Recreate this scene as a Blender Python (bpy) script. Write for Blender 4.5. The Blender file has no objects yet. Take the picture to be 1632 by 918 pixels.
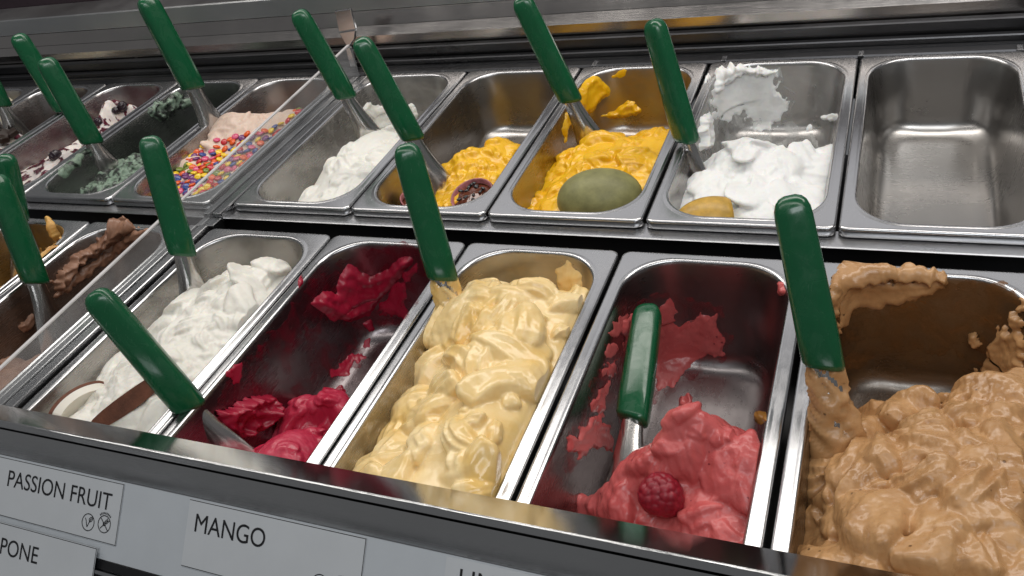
import bpy, math, random
import numpy as np
from mathutils import Matrix, Vector
random.seed(7)
scene = bpy.context.scene
COL = scene.collection

# ------------------------------------------------------------------ camera
CAM = np.array([0.38103, -0.61360, 0.46024])
ROT = np.array([[0.9163, -0.0710, 0.3941], [0.3500, 0.6199, -0.7023], [-0.1944, 0.7815, 0.5929]])
u_, s_, vt_ = np.linalg.svd(ROT); ROT = u_ @ vt_
FPX = 1325.03                                   # focal length in photo pixels (1632 wide)
cam = bpy.data.cameras.new('camera'); cam_o = bpy.data.objects.new('camera', cam); COL.objects.link(cam_o)
cam.sensor_width = 36; cam.lens = FPX / 1632 * 36; cam.clip_start = 0.01; cam.clip_end = 60
M4 = Matrix.Identity(4)
for i in range(3):
    for j in range(3): M4[i][j] = ROT[i, j]
    M4[i][3] = CAM[i]
cam_o.matrix_world = M4
scene.camera = cam_o

# ------------------------------------------------------------------ light
world = bpy.data.worlds.new('World'); scene.world = world; world.use_nodes = True
bg = world.node_tree.nodes['Background']; bg.inputs[0].default_value = (0.95, 0.97, 1.0, 1); bg.inputs[1].default_value = 0.135
def area(name, loc, target, sx, sy, power, col):
    l = bpy.data.lights.new(name, 'AREA'); l.shape = 'RECTANGLE'; l.size = sx; l.size_y = sy; l.energy = power; l.color = col
    o = bpy.data.objects.new(name, l); COL.objects.link(o); o.location = loc
    d = Vector(target) - Vector(loc); o.rotation_euler = d.to_track_quat('-Z', 'Y').to_euler()
    return o
area('ceiling_lamp', (-0.1, 0.42, 1.0), (-0.1, 0.18, 0), 2.6, 0.30, 14.5, (1.0, 0.955, 0.90))
area('case_lamp', (0.0, -0.34, 0.95), (0.0, 0.10, 0), 2.4, 0.10, 3.4, (1.0, 0.97, 0.93))
area('shop_lamp', (0.9, -1.5, 2.1), (0.0, -0.2, 0), 1.6, 0.5, 13, (0.93, 0.97, 1.0))
area('rear_wall_fill', (-0.3, 2.3, 1.55), (-0.1, 0.0, 0.1), 3.6, 1.1, 7.5, (0.97, 0.96, 0.98))  # added fill, acts as a soft bright wall for the rims to reflect
vs = scene.view_settings
vs.view_transform = 'Standard'; vs.look = 'None'; vs.gamma = 1; vs.exposure = 0.0; vs.use_curve_mapping = False
scene.render.engine = 'CYCLES'

# ------------------------------------------------------------------ pixel helpers
def ray(px, py):
    d = ROT @ np.array([(px - 816) / FPX, -(py - 459) / FPX, -1.0]); return d / np.linalg.norm(d)
def at_z(px, py, z): d = ray(px, py); return CAM + d * (z - CAM[2]) / d[2]
def at_y(px, py, y): d = ray(px, py); return CAM + d * (y - CAM[1]) / d[1]
def project(P):
    q = (np.asarray(P) - CAM) @ ROT
    return np.stack([816 + FPX * q[..., 0] / -q[..., 2], 459 - FPX * q[..., 1] / -q[..., 2]], -1)

# ------------------------------------------------------------------ noise
_rng = np.random.RandomState(3)
_perm = np.tile(_rng.permutation(256), 3)
_ang = _rng.rand(256) * 2 * np.pi
_gx, _gy = np.cos(_ang), np.sin(_ang)
def perlin(x, y):
    xi = np.floor(x).astype(int); yi = np.floor(y).astype(int); xf = x - xi; yf = y - yi
    xi &= 255; yi &= 255
    u = xf**3 * (xf * (xf * 6 - 15) + 10); v = yf**3 * (yf * (yf * 6 - 15) + 10)
    def g(ix, iy, dx, dy):
        h = _perm[_perm[ix] + iy]; return _gx[h] * dx + _gy[h] * dy
    a = g(xi, yi, xf, yf); b = g(xi + 1, yi, xf - 1, yf); c = g(xi, yi + 1, xf, yf - 1); d = g(xi + 1, yi + 1, xf - 1, yf - 1)
    return ((a * (1 - u) + b * u) * (1 - v) + (c * (1 - u) + d * u) * v) * 1.5
def fbm(x, y, o=4):
    s = 0; a = 1
    for i in range(o): s = s + a * perlin(x * 2**i + 17.3 * i, y * 2**i + 5.1 * i); a *= 0.5
    return s
def smax(a, b, k):
    h = np.clip(0.5 + 0.5 * (a - b) / k, 0, 1); return b + (a - b) * h + k * h * (1 - h)

# ------------------------------------------------------------------ object helpers
def tag(o, label=None, cat=None, group=None, kind=None):
    for k, v in (('label', label), ('category', cat), ('group', group), ('kind', kind)):
        if v: o[k] = v
    return o
def empty(name, loc, label=None, cat=None, group=None, kind=None):
    o = bpy.data.objects.new(name, None); COL.objects.link(o); o.location = loc; o.empty_display_size = 0.02
    return tag(o, label, cat, group, kind)
def mk(name, verts, faces, mat, parent=None, origin=None, smooth=True):
    """verts in world space; object origin at the parent's location or `origin`"""
    verts = np.asarray(verts, float)
    og = np.array(parent.location) if parent is not None else (np.zeros(3) if origin is None else np.asarray(origin, float))
    if parent is not None and parent.parent is not None: og = og + np.array(parent.parent.location)
    me = bpy.data.meshes.new(name)
    me.from_pydata((verts - og).tolist(), [], faces if isinstance(faces, list) else faces.tolist())
    me.update()
    if smooth: me.polygons.foreach_set('use_smooth', [True] * len(me.polygons))
    if mat: me.materials.append(mat)
    o = bpy.data.objects.new(name, me); COL.objects.link(o)
    if parent is not None: o.parent = parent
    else: o.location = og
    return o
def box(name, lo, hi, mat, parent=None, bevel=0.0, origin=None):
    (x0, y0, z0), (x1, y1, z1) = lo, hi
    v = [(x0,y0,z0),(x1,y0,z0),(x1,y1,z0),(x0,y1,z0),(x0,y0,z1),(x1,y0,z1),(x1,y1,z1),(x0,y1,z1)]
    f = [(0,3,2,1),(4,5,6,7),(0,1,5,4),(1,2,6,5),(2,3,7,6),(3,0,4,7)]
    o = mk(name, v, f, mat, parent, origin, smooth=False)
    if bevel:
        b = o.modifiers.new('bevel', 'BEVEL'); b.width = bevel; b.segments = 2
    return o
def grid_faces(nu, nv, closed=False):
    """rows nv of nu points"""
    i = np.arange(nu if closed else nu - 1); j = np.arange(nv - 1)
    I, J = np.meshgrid(i, j); I2 = (I + 1) % nu
    return np.stack([J * nu + I, J * nu + I2, (J + 1) * nu + I2, (J + 1) * nu + I], -1).reshape(-1, 4)
def extrude_x(name, prof, x0, x1, mat, parent, nx=2, smooth=False):
    """closed (y,z) profile pulled along x"""
    n = len(prof); v = []
    for x in np.linspace(x0, x1, nx): v += [(x, y, z) for y, z in prof]
    f = grid_faces(n, nx, True).tolist(); f += [list(range(n))[::-1], list(range(n * (nx - 1), n * nx))]
    return mk(name, v, f, mat, parent, smooth=smooth)
def lathe(prof, nseg, axis_o=(0, 0, 0), flat=(1, 1)):
    v = []
    for r, z in prof:
        for k in range(nseg):
            a = 2 * math.pi * k / nseg
            v.append((axis_o[0] + r * math.cos(a) * flat[0], axis_o[1] + r * math.sin(a) * flat[1], axis_o[2] + z))
    return np.array(v), grid_faces(nseg, len(prof), True).tolist()

# ------------------------------------------------------------------ materials
def nodes(name):
    m = bpy.data.materials.new(name); m.use_nodes = True
    return m, m.node_tree, m.node_tree.nodes['Principled BSDF']
def N(nt, t, **kw):
    n = nt.nodes.new(t)
    for k, v in kw.items(): setattr(n, k, v)
    return n
def noise(nt, scale, detail=4, rough=0.5, vec=None, dist=0):
    n = N(nt, 'ShaderNodeTexNoise'); n.inputs['Scale'].default_value = scale; n.inputs['Detail'].default_value = detail
    n.inputs['Roughness'].default_value = rough; n.inputs['Distortion'].default_value = dist
    if vec: nt.links.new(vec, n.inputs['Vector'])
    return n
def ramp(nt, fac, stops):
    r = N(nt, 'ShaderNodeValToRGB'); nt.links.new(fac, r.inputs[0])
    while len(r.color_ramp.elements) < len(stops): r.color_ramp.elements.new(0.5)
    for e, (p, c) in zip(r.color_ramp.elements, stops): e.position = p; e.color = (*c, 1) if len(c) == 3 else c
    return r
def coords(nt, scale=(1, 1, 1)):
    tc = N(nt, 'ShaderNodeTexCoord'); mp = N(nt, 'ShaderNodeMapping'); mp.inputs['Scale'].default_value = scale
    nt.links.new(tc.outputs['Object'], mp.inputs[0]); return mp.outputs[0]
def bump(nt, bs, h, strength, dist):
    b = N(nt, 'ShaderNodeBump'); b.inputs['Strength'].default_value = strength; b.inputs['Distance'].default_value = dist
    nt.links.new(h, b.inputs['Height']); nt.links.new(b.outputs[0], bs.inputs['Normal'])
def srgb(r, g, b): return tuple(((c / 255 + 0.055) / 1.055)**2.4 if c > 10 else c / 255 / 12.92 for c in (r, g, b))

def steel(name, col=(0.46, 0.45, 0.45), r0=0.16, r1=0.34, brush=(6, 90, 90), stain=None, amount=0.5, bumpy=0.06):
    m, nt, bs = nodes(name)
    bs.inputs['Metallic'].default_value = 1
    v = coords(nt, brush); n1 = noise(nt, 14, 5, 0.65, v)
    v2 = coords(nt); n2 = noise(nt, 9, 5, 0.6, v2)
    mx = N(nt, 'ShaderNodeMath', operation='MULTIPLY_ADD'); nt.links.new(n1.outputs[0], mx.inputs[0]); mx.inputs[1].default_value = 0.5
    nt.links.new(n2.outputs[0], mx.inputs[2])
    rr = N(nt, 'ShaderNodeMapRange'); nt.links.new(mx.outputs[0], rr.inputs[0])
    rr.inputs[1].default_value = 0.5; rr.inputs[2].default_value = 1.0; rr.inputs[3].default_value = r0; rr.inputs[4].default_value = r1
    cr = ramp(nt, n2.outputs[0], [(0.3, tuple(c * 0.94 for c in col)), (0.7, col)])
    if stain is None:
        nt.links.new(cr.outputs[0], bs.inputs['Base Color']); nt.links.new(rr.outputs[0], bs.inputs['Roughness'])
        bump(nt, bs, n1.outputs[0], bumpy, 0.001)
        return m
    # dried film of gelato, also painting in the gelato colour the metal reflects
    nt.links.new(cr.outputs[0], bs.inputs['Base Color']); nt.links.new(rr.outputs[0], bs.inputs['Roughness'])
    bump(nt, bs, n1.outputs[0], bumpy, 0.001)
    f = N(nt, 'ShaderNodeBsdfPrincipled'); f.inputs['Roughness'].default_value = 0.42
    n3 = noise(nt, 16, 8, 0.68, coords(nt, (1, 0.7, 1.3)), 0.6); n4 = noise(nt, 85, 5, 0.7, v2)
    fc = ramp(nt, n4.outputs[0], [(0.3, tuple(c * 0.75 for c in stain)), (0.7, stain)])
    nt.links.new(fc.outputs[0], f.inputs['Base Color'])
    ad = N(nt, 'ShaderNodeMath', operation='MULTIPLY_ADD'); nt.links.new(n4.outputs[0], ad.inputs[0]); ad.inputs[1].default_value = 0.22
    nt.links.new(n3.outputs[0], ad.inputs[2])
    lo = 0.86 - 0.42 * amount
    fr = ramp(nt, ad.outputs[0], [(lo - 0.1, (0.15 * amount,) * 3), (lo + 0.24, (0.80 * min(1, amount + 0.25),) * 3)])
    ms = N(nt, 'ShaderNodeMixShader'); nt.links.new(fr.outputs[0], ms.inputs[0])
    nt.links.new(bs.outputs[0], ms.inputs[1]); nt.links.new(f.outputs[0], ms.inputs[2])
    nt.links.new(ms.outputs[0], nt.nodes['Material Output'].inputs[0])
    return m
def gelato(name, a, b, rough=0.4, sss=0.25, grain=0.25, speck=None, gscale=220, coat=0.0, cscale=28, lo=.32, hi=.68):
    m, nt, bs = nodes(name)
    v = coords(nt); n1 = noise(nt, cscale, 5, 0.6, v, 0.8)
    cr = ramp(nt, n1.outputs[0], [(lo, a), (hi, b)])
    out = cr.outputs[0]
    if speck:
        vo = N(nt, 'ShaderNodeTexVoronoi'); vo.inputs['Scale'].default_value = 130; vo.inputs['Randomness'].default_value = 1
        nt.links.new(v, vo.inputs['Vector'])
        sr = ramp(nt, vo.outputs['Distance'], [(0.10, (1, 1, 1)), (0.16, (0, 0, 0))])
        ns = noise(nt, 60, 2, 0.5, v); gt = N(nt, 'ShaderNodeMath', operation='GREATER_THAN'); nt.links.new(ns.outputs[0], gt.inputs[0]); gt.inputs[1].default_value = 0.58
        ml = N(nt, 'ShaderNodeMath', operation='MULTIPLY'); nt.links.new(sr.outputs[0], ml.inputs[0]); nt.links.new(gt.outputs[0], ml.inputs[1])
        mx = N(nt, 'ShaderNodeMix', data_type='RGBA'); nt.links.new(ml.outputs[0], mx.inputs[0]); nt.links.new(out, mx.inputs[6]); mx.inputs[7].default_value = (*speck, 1)
        out = mx.outputs[2]
    nt.links.new(out, bs.inputs['Base Color'])
    n2 = noise(nt, gscale, 4, 0.6, v)
    rr = N(nt, 'ShaderNodeMapRange'); nt.links.new(n1.outputs[0], rr.inputs[0]); rr.inputs[1].default_value = 0.3; rr.inputs[2].default_value = 0.7
    rr.inputs[3].default_value = max(0.08, rough - 0.12); rr.inputs[4].default_value = rough + 0.1
    nt.links.new(rr.outputs[0], bs.inputs['Roughness'])
    bs.inputs['Subsurface Weight'].default_value = sss; bs.inputs['Subsurface Radius'].default_value = (1.0, 0.6, 0.35); bs.inputs['Subsurface Scale'].default_value = 0.004
    if coat: bs.inputs['Coat Weight'].default_value = coat; bs.inputs['Coat Roughness'].default_value = 0.15
    bump(nt, bs, n2.outputs[0], grain, 0.0012)
    return m
def plain(name, col, rough=0.5, metal=0.0, coat=0.0, var=0.15, scale=40, grain=0.0, sss=0.0):
    m, nt, bs = nodes(name)
    v = coords(nt); n1 = noise(nt, scale, 5, 0.6, v)
    cr = ramp(nt, n1.outputs[0], [(0.3, tuple(c * (1 - var) for c in col)), (0.7, tuple(min(1, c * (1 + var)) for c in col))])
    nt.links.new(cr.outputs[0], bs.inputs['Base Color']); bs.inputs['Roughness'].default_value = rough; bs.inputs['Metallic'].default_value = metal
    if coat: bs.inputs['Coat Weight'].default_value = coat; bs.inputs['Coat Roughness'].default_value = 0.08
    if sss: bs.inputs['Subsurface Weight'].default_value = sss; bs.inputs['Subsurface Radius'].default_value = (1, .6, .4); bs.inputs['Subsurface Scale'].default_value = 0.004
    if grain: bump(nt, bs, noise(nt, scale * 6, 3, 0.6, v).outputs[0], grain, 0.001)
    return m
def glass_mat():
    m, nt, bs = nodes('clear_acrylic')
    nt.nodes.remove(bs)
    tr = N(nt, 'ShaderNodeBsdfTransparent'); tr.inputs[0].default_value = (0.93, 0.94, 0.94, 1)
    gl = N(nt, 'ShaderNodeBsdfGlossy'); gl.inputs['Roughness'].default_value = 0.04
    df = N(nt, 'ShaderNodeBsdfDiffuse'); df.inputs[0].default_value = (0.75, 0.75, 0.77, 1)  # pale diffuse haze painted in for reflections on the pane
    fr = N(nt, 'ShaderNodeLayerWeight'); fr.inputs[0].default_value = 0.12
    n = noise(nt, 14, 5, 0.6, coords(nt)); r = ramp(nt, n.outputs[0], [(0.3, (0.05,) * 3), (0.75, (0.20,) * 3)])
    a = N(nt, 'ShaderNodeMixShader'); nt.links.new(r.outputs[0], a.inputs[0]); nt.links.new(tr.outputs[0], a.inputs[1]); nt.links.new(df.outputs[0], a.inputs[2])
    b = N(nt, 'ShaderNodeMixShader'); nt.links.new(fr.outputs['Fresnel'], b.inputs[0]); nt.links.new(a.outputs[0], b.inputs[1]); nt.links.new(gl.outputs[0], b.inputs[2])
    nt.links.new(b.outputs[0], nt.nodes['Material Output'].inputs[0])
    return m

M_RIM = steel('case_steel', (0.52, 0.52, 0.53), 0.16, 0.30, (30, 10, 30), bumpy=0.02)
M_BAR = steel('brushed_bar_steel', (0.50, 0.50, 0.51), 0.20, 0.34, (2, 60, 60), bumpy=0.02)
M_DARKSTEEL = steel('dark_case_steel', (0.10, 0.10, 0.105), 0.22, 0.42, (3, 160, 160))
M_MIDSTEEL = steel('warm_reflection_steel', (0.50, 0.47, 0.45), 0.12, 0.28, (2, 60, 60))  # warm tint paints brownish reflections into the rear panels
M_RAIL = steel('polished_rail_steel', (0.60, 0.60, 0.60), 0.05, 0.13, (2, 120, 120), bumpy=0.02)
M_RAILDARK = steel('dark_rail_steel', (0.55, 0.55, 0.55), 0.10, 0.20, (2, 120, 120), bumpy=0.02)
M_BLADE = steel('spatula_steel', (0.60, 0.58, 0.56), 0.12, 0.24, (40, 40, 8))
M_BLACK = plain('black_plastic', (0.008, 0.008, 0.009), 0.45)
M_WALL = plain('plum_back_panel', (0.022, 0.010, 0.016), 0.5)
M_GREEN = plain('green_handle_plastic', srgb(8, 82, 48), 0.22, coat=0.3, var=0.06, scale=60, grain=0.04)
nt = M_GREEN.node_tree; n_ = noise(nt, 55, 6, 0.7, coords(nt, (1, 1, .5)), 1.0)
n2_ = noise(nt, 60, 4, 0.6, coords(nt, (7, 1.2, .8)), 2.5); m_ = ramp(nt, n2_.outputs[0], [(0.66, (0, 0, 0)), (0.74, (.30,) * 3)])
mx_ = N(nt, 'ShaderNodeMix', data_type='RGBA'); bs_ = nt.nodes['Principled BSDF']; nt.links.new(m_.outputs[0], mx_.inputs[0]); nt.links.new(bs_.inputs['Base Color'].links[0].from_socket, mx_.inputs[6]); mx_.inputs[7].default_value = (0.25, 0.42, 0.32, 1); nt.links.new(mx_.outputs[2], bs_.inputs['Base Color'])
r_ = ramp(nt, n_.outputs[0], [(0.35, (0.14,) * 3), (0.72, (0.42,) * 3)]); nt.links.new(r_.outputs[0], nt.nodes['Principled BSDF'].inputs['Roughness'])
M_PAPER = plain('card_paper', (0.66, 0.68, 0.70), 0.35, coat=0.25, var=0.03, scale=30)
M_SHEET = plain('backing_paper', (0.60, 0.63, 0.66), 0.35, coat=0.25, var=0.04, scale=20)
M_INK = plain('black_ink', (0.012, 0.012, 0.014), 0.5, var=0.0)
M_GLASS = glass_mat()

# ------------------------------------------------------------------ the display case
XL, XR = -2.3, 1.25
case = empty('display_case', (0, 0, -0.15), 'stainless steel gelato display case holding two rows of pans', 'display case')
box('well_floor', (XL, -0.36, -0.16), (XR, 0.44, -0.15), M_BLACK, case)
# ledge between the rows
extrude_x('middle_ledge', [(0.0290, -0.0070), (0.0300, -0.0062), (0.054, -0.0062), (0.054, -0.0078), (0.0290, -0.0078)], XL, XR, M_BAR, case)
box('ledge_skirt', (XL, 0.0360, -0.149), (XR, 0.040, -0.0080), M_BLACK, case)
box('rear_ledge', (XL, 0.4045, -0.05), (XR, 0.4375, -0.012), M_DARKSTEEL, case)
def yz(px, py, y): P = at_y(px, py, y); return (y, P[2])
# rear steps, lowest first
z0 = yz(1224, 86, 0.424)[1]
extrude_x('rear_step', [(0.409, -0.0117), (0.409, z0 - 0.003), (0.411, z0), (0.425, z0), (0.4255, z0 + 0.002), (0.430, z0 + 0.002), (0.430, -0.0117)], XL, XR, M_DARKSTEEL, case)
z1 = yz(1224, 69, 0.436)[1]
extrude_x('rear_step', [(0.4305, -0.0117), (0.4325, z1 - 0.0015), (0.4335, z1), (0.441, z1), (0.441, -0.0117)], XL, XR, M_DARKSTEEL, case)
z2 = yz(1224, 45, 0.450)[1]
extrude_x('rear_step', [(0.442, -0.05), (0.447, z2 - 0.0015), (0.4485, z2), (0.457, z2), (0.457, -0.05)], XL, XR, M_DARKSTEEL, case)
z3 = yz(1224, 20, 0.464)[1]; z3b = yz(0, 78, 0.472)[1]
extrude_x('rear_panel', [(0.458, -0.05), (0.462, z3), (0.472, z3b), (0.49, z3b), (0.49, -0.05)], XL, XR, M_MIDSTEEL, case)
z4 = yz(0, 59, 0.482)[1]
extrude_x('rear_panel', [(0.4725, z3b + 0.0005), (0.482, z4), (0.52, z4), (0.52, z3b + 0.0005)], XL, XR, M_MIDSTEEL, case)
z5 = yz(0, 33, 0.490)[1]
extrude_x('rear_panel', [(0.484, z4 + 0.0005), (0.488, z5 - 0.002), (0.490, z5), (0.56, z5), (0.56, z4 + 0.0005)], XL, XR, steel('satin_case_steel', (0.58, 0.59, 0.59), 0.30, 0.42, (2, 200, 200)), case)
box('back_panel', (XL, 0.561, -0.05), (XR, 0.575, 0.21), M_WALL, case)
# joint plates on the lowest step
for px in (945, 1153, 1372, 1624):
    P = at_y(px, 90, 0.41)
    box('joint_plate', (P[0] - 0.0035, 0.4065, z0 - 0.014), (P[0] + 0.0035, 0.4215, z0 + 0.0012), M_RIM, case, 0.0008)
# front rail: inner facet, rolled bright edge, dark front band
ri = [(-0.344, 0.000), (-0.344, 0.0665)]
edge_c = (-0.3640, 0.0745); er = 0.0016
arc = [(edge_c[0] + er * math.cos(a), edge_c[1] + er * math.sin(a)) for a in np.radians([70, 95, 120, 145, 170])]
extrude_x('front_rail', [(-0.3565, 0.0), (-0.337, 0.0), (-0.3355, 0.0545), (-0.3365, 0.0562)] + arc + [(-0.3660, 0.066)], XL, XR, M_RAIL, case)
extrude_x('front_band', [(-0.3664, 0.066), (-0.3668, 0.0685), (-0.3700, 0.0385), (-0.3665, 0.034)], XL, XR, M_RAILDARK, case)
# sloping card holder
LP = np.array([0, -0.3703, 0.0375]); dn = np.array([0, -math.sqrt(.5), -math.sqrt(.5)]); nn = np.array([0, -math.sqrt(.5), math.sqrt(.5)])
def lab(x, v, h): return LP + np.array([x, 0, 0]) + dn * v + nn * h
def slab(name, x0, x1, v0, v1, h0, h1, mat, parent=None, origin=None, skew=0):
    v = [lab(x0, v0, h0), lab(x1, v0, h0), lab(x1 + skew, v1, h0), lab(x0 + skew, v1, h0), lab(x0, v0, h1), lab(x1, v0, h1), lab(x1 + skew, v1, h1), lab(x0 + skew, v1, h1)]
    return mk(name, v, [(0,3,2,1),(4,5,6,7),(0,1,5,4),(1,2,6,5),(2,3,7,6),(3,0,4,7)], mat, parent, origin, smooth=False)
slab('card_holder', XL, XR, -0.001, 0.110, -0.006, -0.001, M_RIM, case)
slab('holder_lip', XL, XR, 0.066, 0.0685, -0.0009, 0.003, M_RIM, case)
slab('holder_gap_shade_strip', XL, XR, 0.0595, 0.0655, -0.0009, 0.0004, M_BLACK, case)  # solid black strip drawn for the shade in the gap

# ------------------------------------------------------------------ pans
Y0B, ZB0, TB = 0.0436, 0.0040, 0.0018 / 0.36          # back row: front edge, height there, slight tilt
def zrow(row, y): return 0.0 * y if row == 'F' else ZB0 + TB * (y - Y0B)
class Pan: pass
PANS = {}
def rrect(cx, cy, a, b, r, nc, nl, ns):
    """rounded rectangle ring, anticlockwise from the +x side"""
    r = min(r, a * 0.999, b * 0.999); P = []
    def line(p, q, n): return [(p[0] + (q[0] - p[0]) * k / n, p[1] + (q[1] - p[1]) * k / n) for k in range(n)]
    def arc(c, a0, n): return [(c[0] + r * math.cos(math.radians(a0 + 90 * k / n)), c[1] + r * math.sin(math.radians(a0 + 90 * k / n))) for k in range(n)]
    P += line((a, -b + r), (a, b - r), nl) + arc((a - r, b - r), 0, nc) + line((a - r, b), (-a + r, b), ns) + arc((-a + r, b - r), 90, nc)
    P += line((-a, b - r), (-a, -b + r), nl) + arc((-a + r, -b + r), 180, nc) + line((-a + r, -b), (a - r, -b), ns) + arc((a - r, -b + r), 270, nc)
    return np.array(P) + np.array([cx, cy])
def pan_profile(depth):
    """(inset, z) from the opening bead down the wall to the floor"""
    P = [(0.0085, 0.0), (0.0098, 0.0007), (0.0112, 0.0004), (0.0122, -0.0010), (0.0130, -0.0040)]
    zf = -depth; rf = 0.020; wi = 0.0235
    P += [(0.0130 + (wi - 0.0130) * t, -0.004 + (zf + rf + 0.004) * t) for t in (0.2, 0.4, 0.6, 0.8, 1.0)]
    for a in (15, 30, 45, 60, 75, 90):
        A = math.radians(a); P.append((wi + rf * (1 - math.cos(A)), zf + rf * (1 - math.sin(A))))
    return P
def wall_inset(z, depth):
    t = np.clip((-0.004 - z) / (depth - 0.024), 0, 1); w = 0.0130 + 0.0105 * t
    zz = np.clip((-depth + 0.020 - z) / 0.020, 0, 1)
    return w + 0.020 * (1 - np.sqrt(np.clip(1 - zz**2, 0, 1)))
def corner_r(inset): return 0.046 if inset < 0.02 else 0.040
def sdf(x, y, pan, inset):
    a = pan.a - inset; b = pan.b - inset; r = np.minimum(0.044, a)
    qx = np.abs(x - pan.cx) - a + r; qy = np.abs(y - pan.cy) - b + r
    return np.hypot(np.maximum(qx, 0), np.maximum(qy, 0)) + np.minimum(np.maximum(qx, qy), 0) - r
def make_pan(key, x0, x1, label, mat, wallmat=None):
    p = Pan(); p.key = key; p.row = key[0]
    p.y0, p.y1 = (-0.36, 0.0) if p.row == 'F' else (Y0B, Y0B + 0.36)
    p.a = (x1 - x0) / 2; p.b = 0.18; p.cx = (x0 + x1) / 2; p.cy = (p.y0 + p.y1) / 2; p.depth = 0.115 if p.row == 'F' else 0.088
    outer = [(0.0006, -0.0095, .008), (0.0, -0.0088, .008), (0.0, -0.0030, .008), (0.0004, -0.0012, .0078), (0.0014, -0.0002, .0075), (0.0028, 0.0, .007)]
    rings = [(i, z, r) for i, z, r in outer] + [(0.0072, 0.0, 0.0455)] + [(i, z, corner_r(i)) for i, z in pan_profile(p.depth)]
    V = []
    for i, z, r in rings:
        q = rrect(p.cx, p.cy, p.a - i, p.b - i, r, 10, 12, 6)
        V.append(np.c_[q, np.full(len(q), z)])
    n = len(V[0]); V = np.concatenate(V); V[:, 2] += zrow(p.row, V[:, 1])
    F = grid_faces(n, len(rings), True).tolist(); F.append(list(range(n * (len(rings) - 1), n * len(rings))))
    o = mk('gelato_pan', V, F, mat, None, (p.cx, p.cy, -p.depth))
    if wallmat:
        o.data.materials.append(wallmat)
        k = len(outer) + 4
        for pi, poly in enumerate(o.data.polygons):
            if pi >= n * k: poly.material_index = 1
    s = o.modifiers.new('thickness', 'SOLIDIFY'); s.thickness = 0.0008; s.offset = -1
    tag(o, label, 'pan', 'steel gelato pans in two rows')
    PANS[key] = p; p.obj = o
    return p
P_CLEAN = steel('pan_steel', (0.42, 0.405, 0.39), 0.22, 0.34, (3, 14, 3), bumpy=0.012)
def stained(n, c, am, base=(0.36, 0.345, 0.335)): return steel('stained_pan_steel_' + n, base, 0.20, 0.36, (10, 4, 40), stain=c, amount=am)
make_pan('F6', 0.3360, 0.508, 'steel pan heaped with caramel brown gelato smeared up its back wall', M_RIM, stained('caramel', (0.14, 0.07, 0.025), 0.75, (0.26, 0.24, 0.22)))
make_pan('F5', 0.1645, 0.3320, 'nearly empty steel pan with pink sorbet and one raspberry at its front end', M_RIM, stained('pink', (0.15, 0.035, 0.042), 0.16, (0.30, 0.275, 0.275)))
make_pan('F4', 0.0015, 0.1610, 'steel pan filled with glossy pale mango yellow gelato', M_RIM, stained('mango', (0.52, 0.36, 0.16), 0.55))
make_pan('F3', -0.1650, -0.0015, 'nearly empty steel pan stained with dark red sorbet', M_RIM, stained('red', (0.10, 0.014, 0.024), 0.34, (0.27, 0.24, 0.245)))
make_pan('F2', -0.3400, -0.1680, 'steel pan of white gelato garnished with coconut slices', M_RIM, stained('coconut', (0.55, 0.52, 0.46), 0.5))
make_pan('F1', -0.5370, -0.3740, 'steel pan with brown chocolate gelato smeared along its side, beside the acrylic divider', M_RIM, stained('chocolate', (0.12, 0.06, 0.035), 0.7))
make_pan('F0', -0.7030, -0.5400, 'steel pan holding golden crumbly gelato leftovers next to the chocolate pan', M_RIM, stained('golden', (0.26, 0.14, 0.03), 0.8))
make_pan('B8', 0.3515, 0.5230, 'empty clean stainless steel pan', M_RIM, P_CLEAN)
make_pan('B7', 0.1745, 0.3493, 'steel pan of white lemon sorbet with a lemon wedge', M_RIM, stained('lemon', (0.60, 0.60, 0.59), 0.35))
make_pan('B6', 0.0025, 0.1710, 'steel pan of bright yellow gelato with a whole green mango', M_RIM, stained('bright_yellow', (0.42, 0.20, 0.012), 0.6))
make_pan('B5', -0.1705, -0.0005, 'steel pan of lumpy yellow gelato with passion fruit halves', M_RIM, stained('passion', (0.22, 0.14, 0.05), 0.35))
make_pan('B4', -0.3420, -0.1735, 'steel pan of plain white gelato between the acrylic divider and the passion fruit pan', M_RIM, stained('milk', (0.48, 0.46, 0.42), 0.5))
make_pan('B3', -0.5480, -0.3810, 'steel pan of pink gelato topped with coloured candies', M_RIM, stained('candy', (0.25, 0.14, 0.12), 0.35))
make_pan('B2', -0.7190, -0.5505, 'steel pan of dark green mint chocolate gelato', M_RIM, stained('mint', (0.045, 0.055, 0.045), 0.7, (0.25, 0.25, 0.25)))
make_pan('B1', -0.8900, -0.7215, 'steel pan of white gelato rippled with dark berry sauce', M_RIM, stained('berry', (0.12, 0.02, 0.035), 0.55))
make_pan('B0', -1.0610, -0.8925, 'steel pan of cream gelato with chunks of dark chocolate', M_RIM, stained('cocoa', (0.06, 0.03, 0.025), 0.6))
make_pan('BA', -1.2320, -1.0635, 'steel pan of pale cream gelato next to the dark chocolate chunk pan', M_RIM, P_CLEAN)

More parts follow.
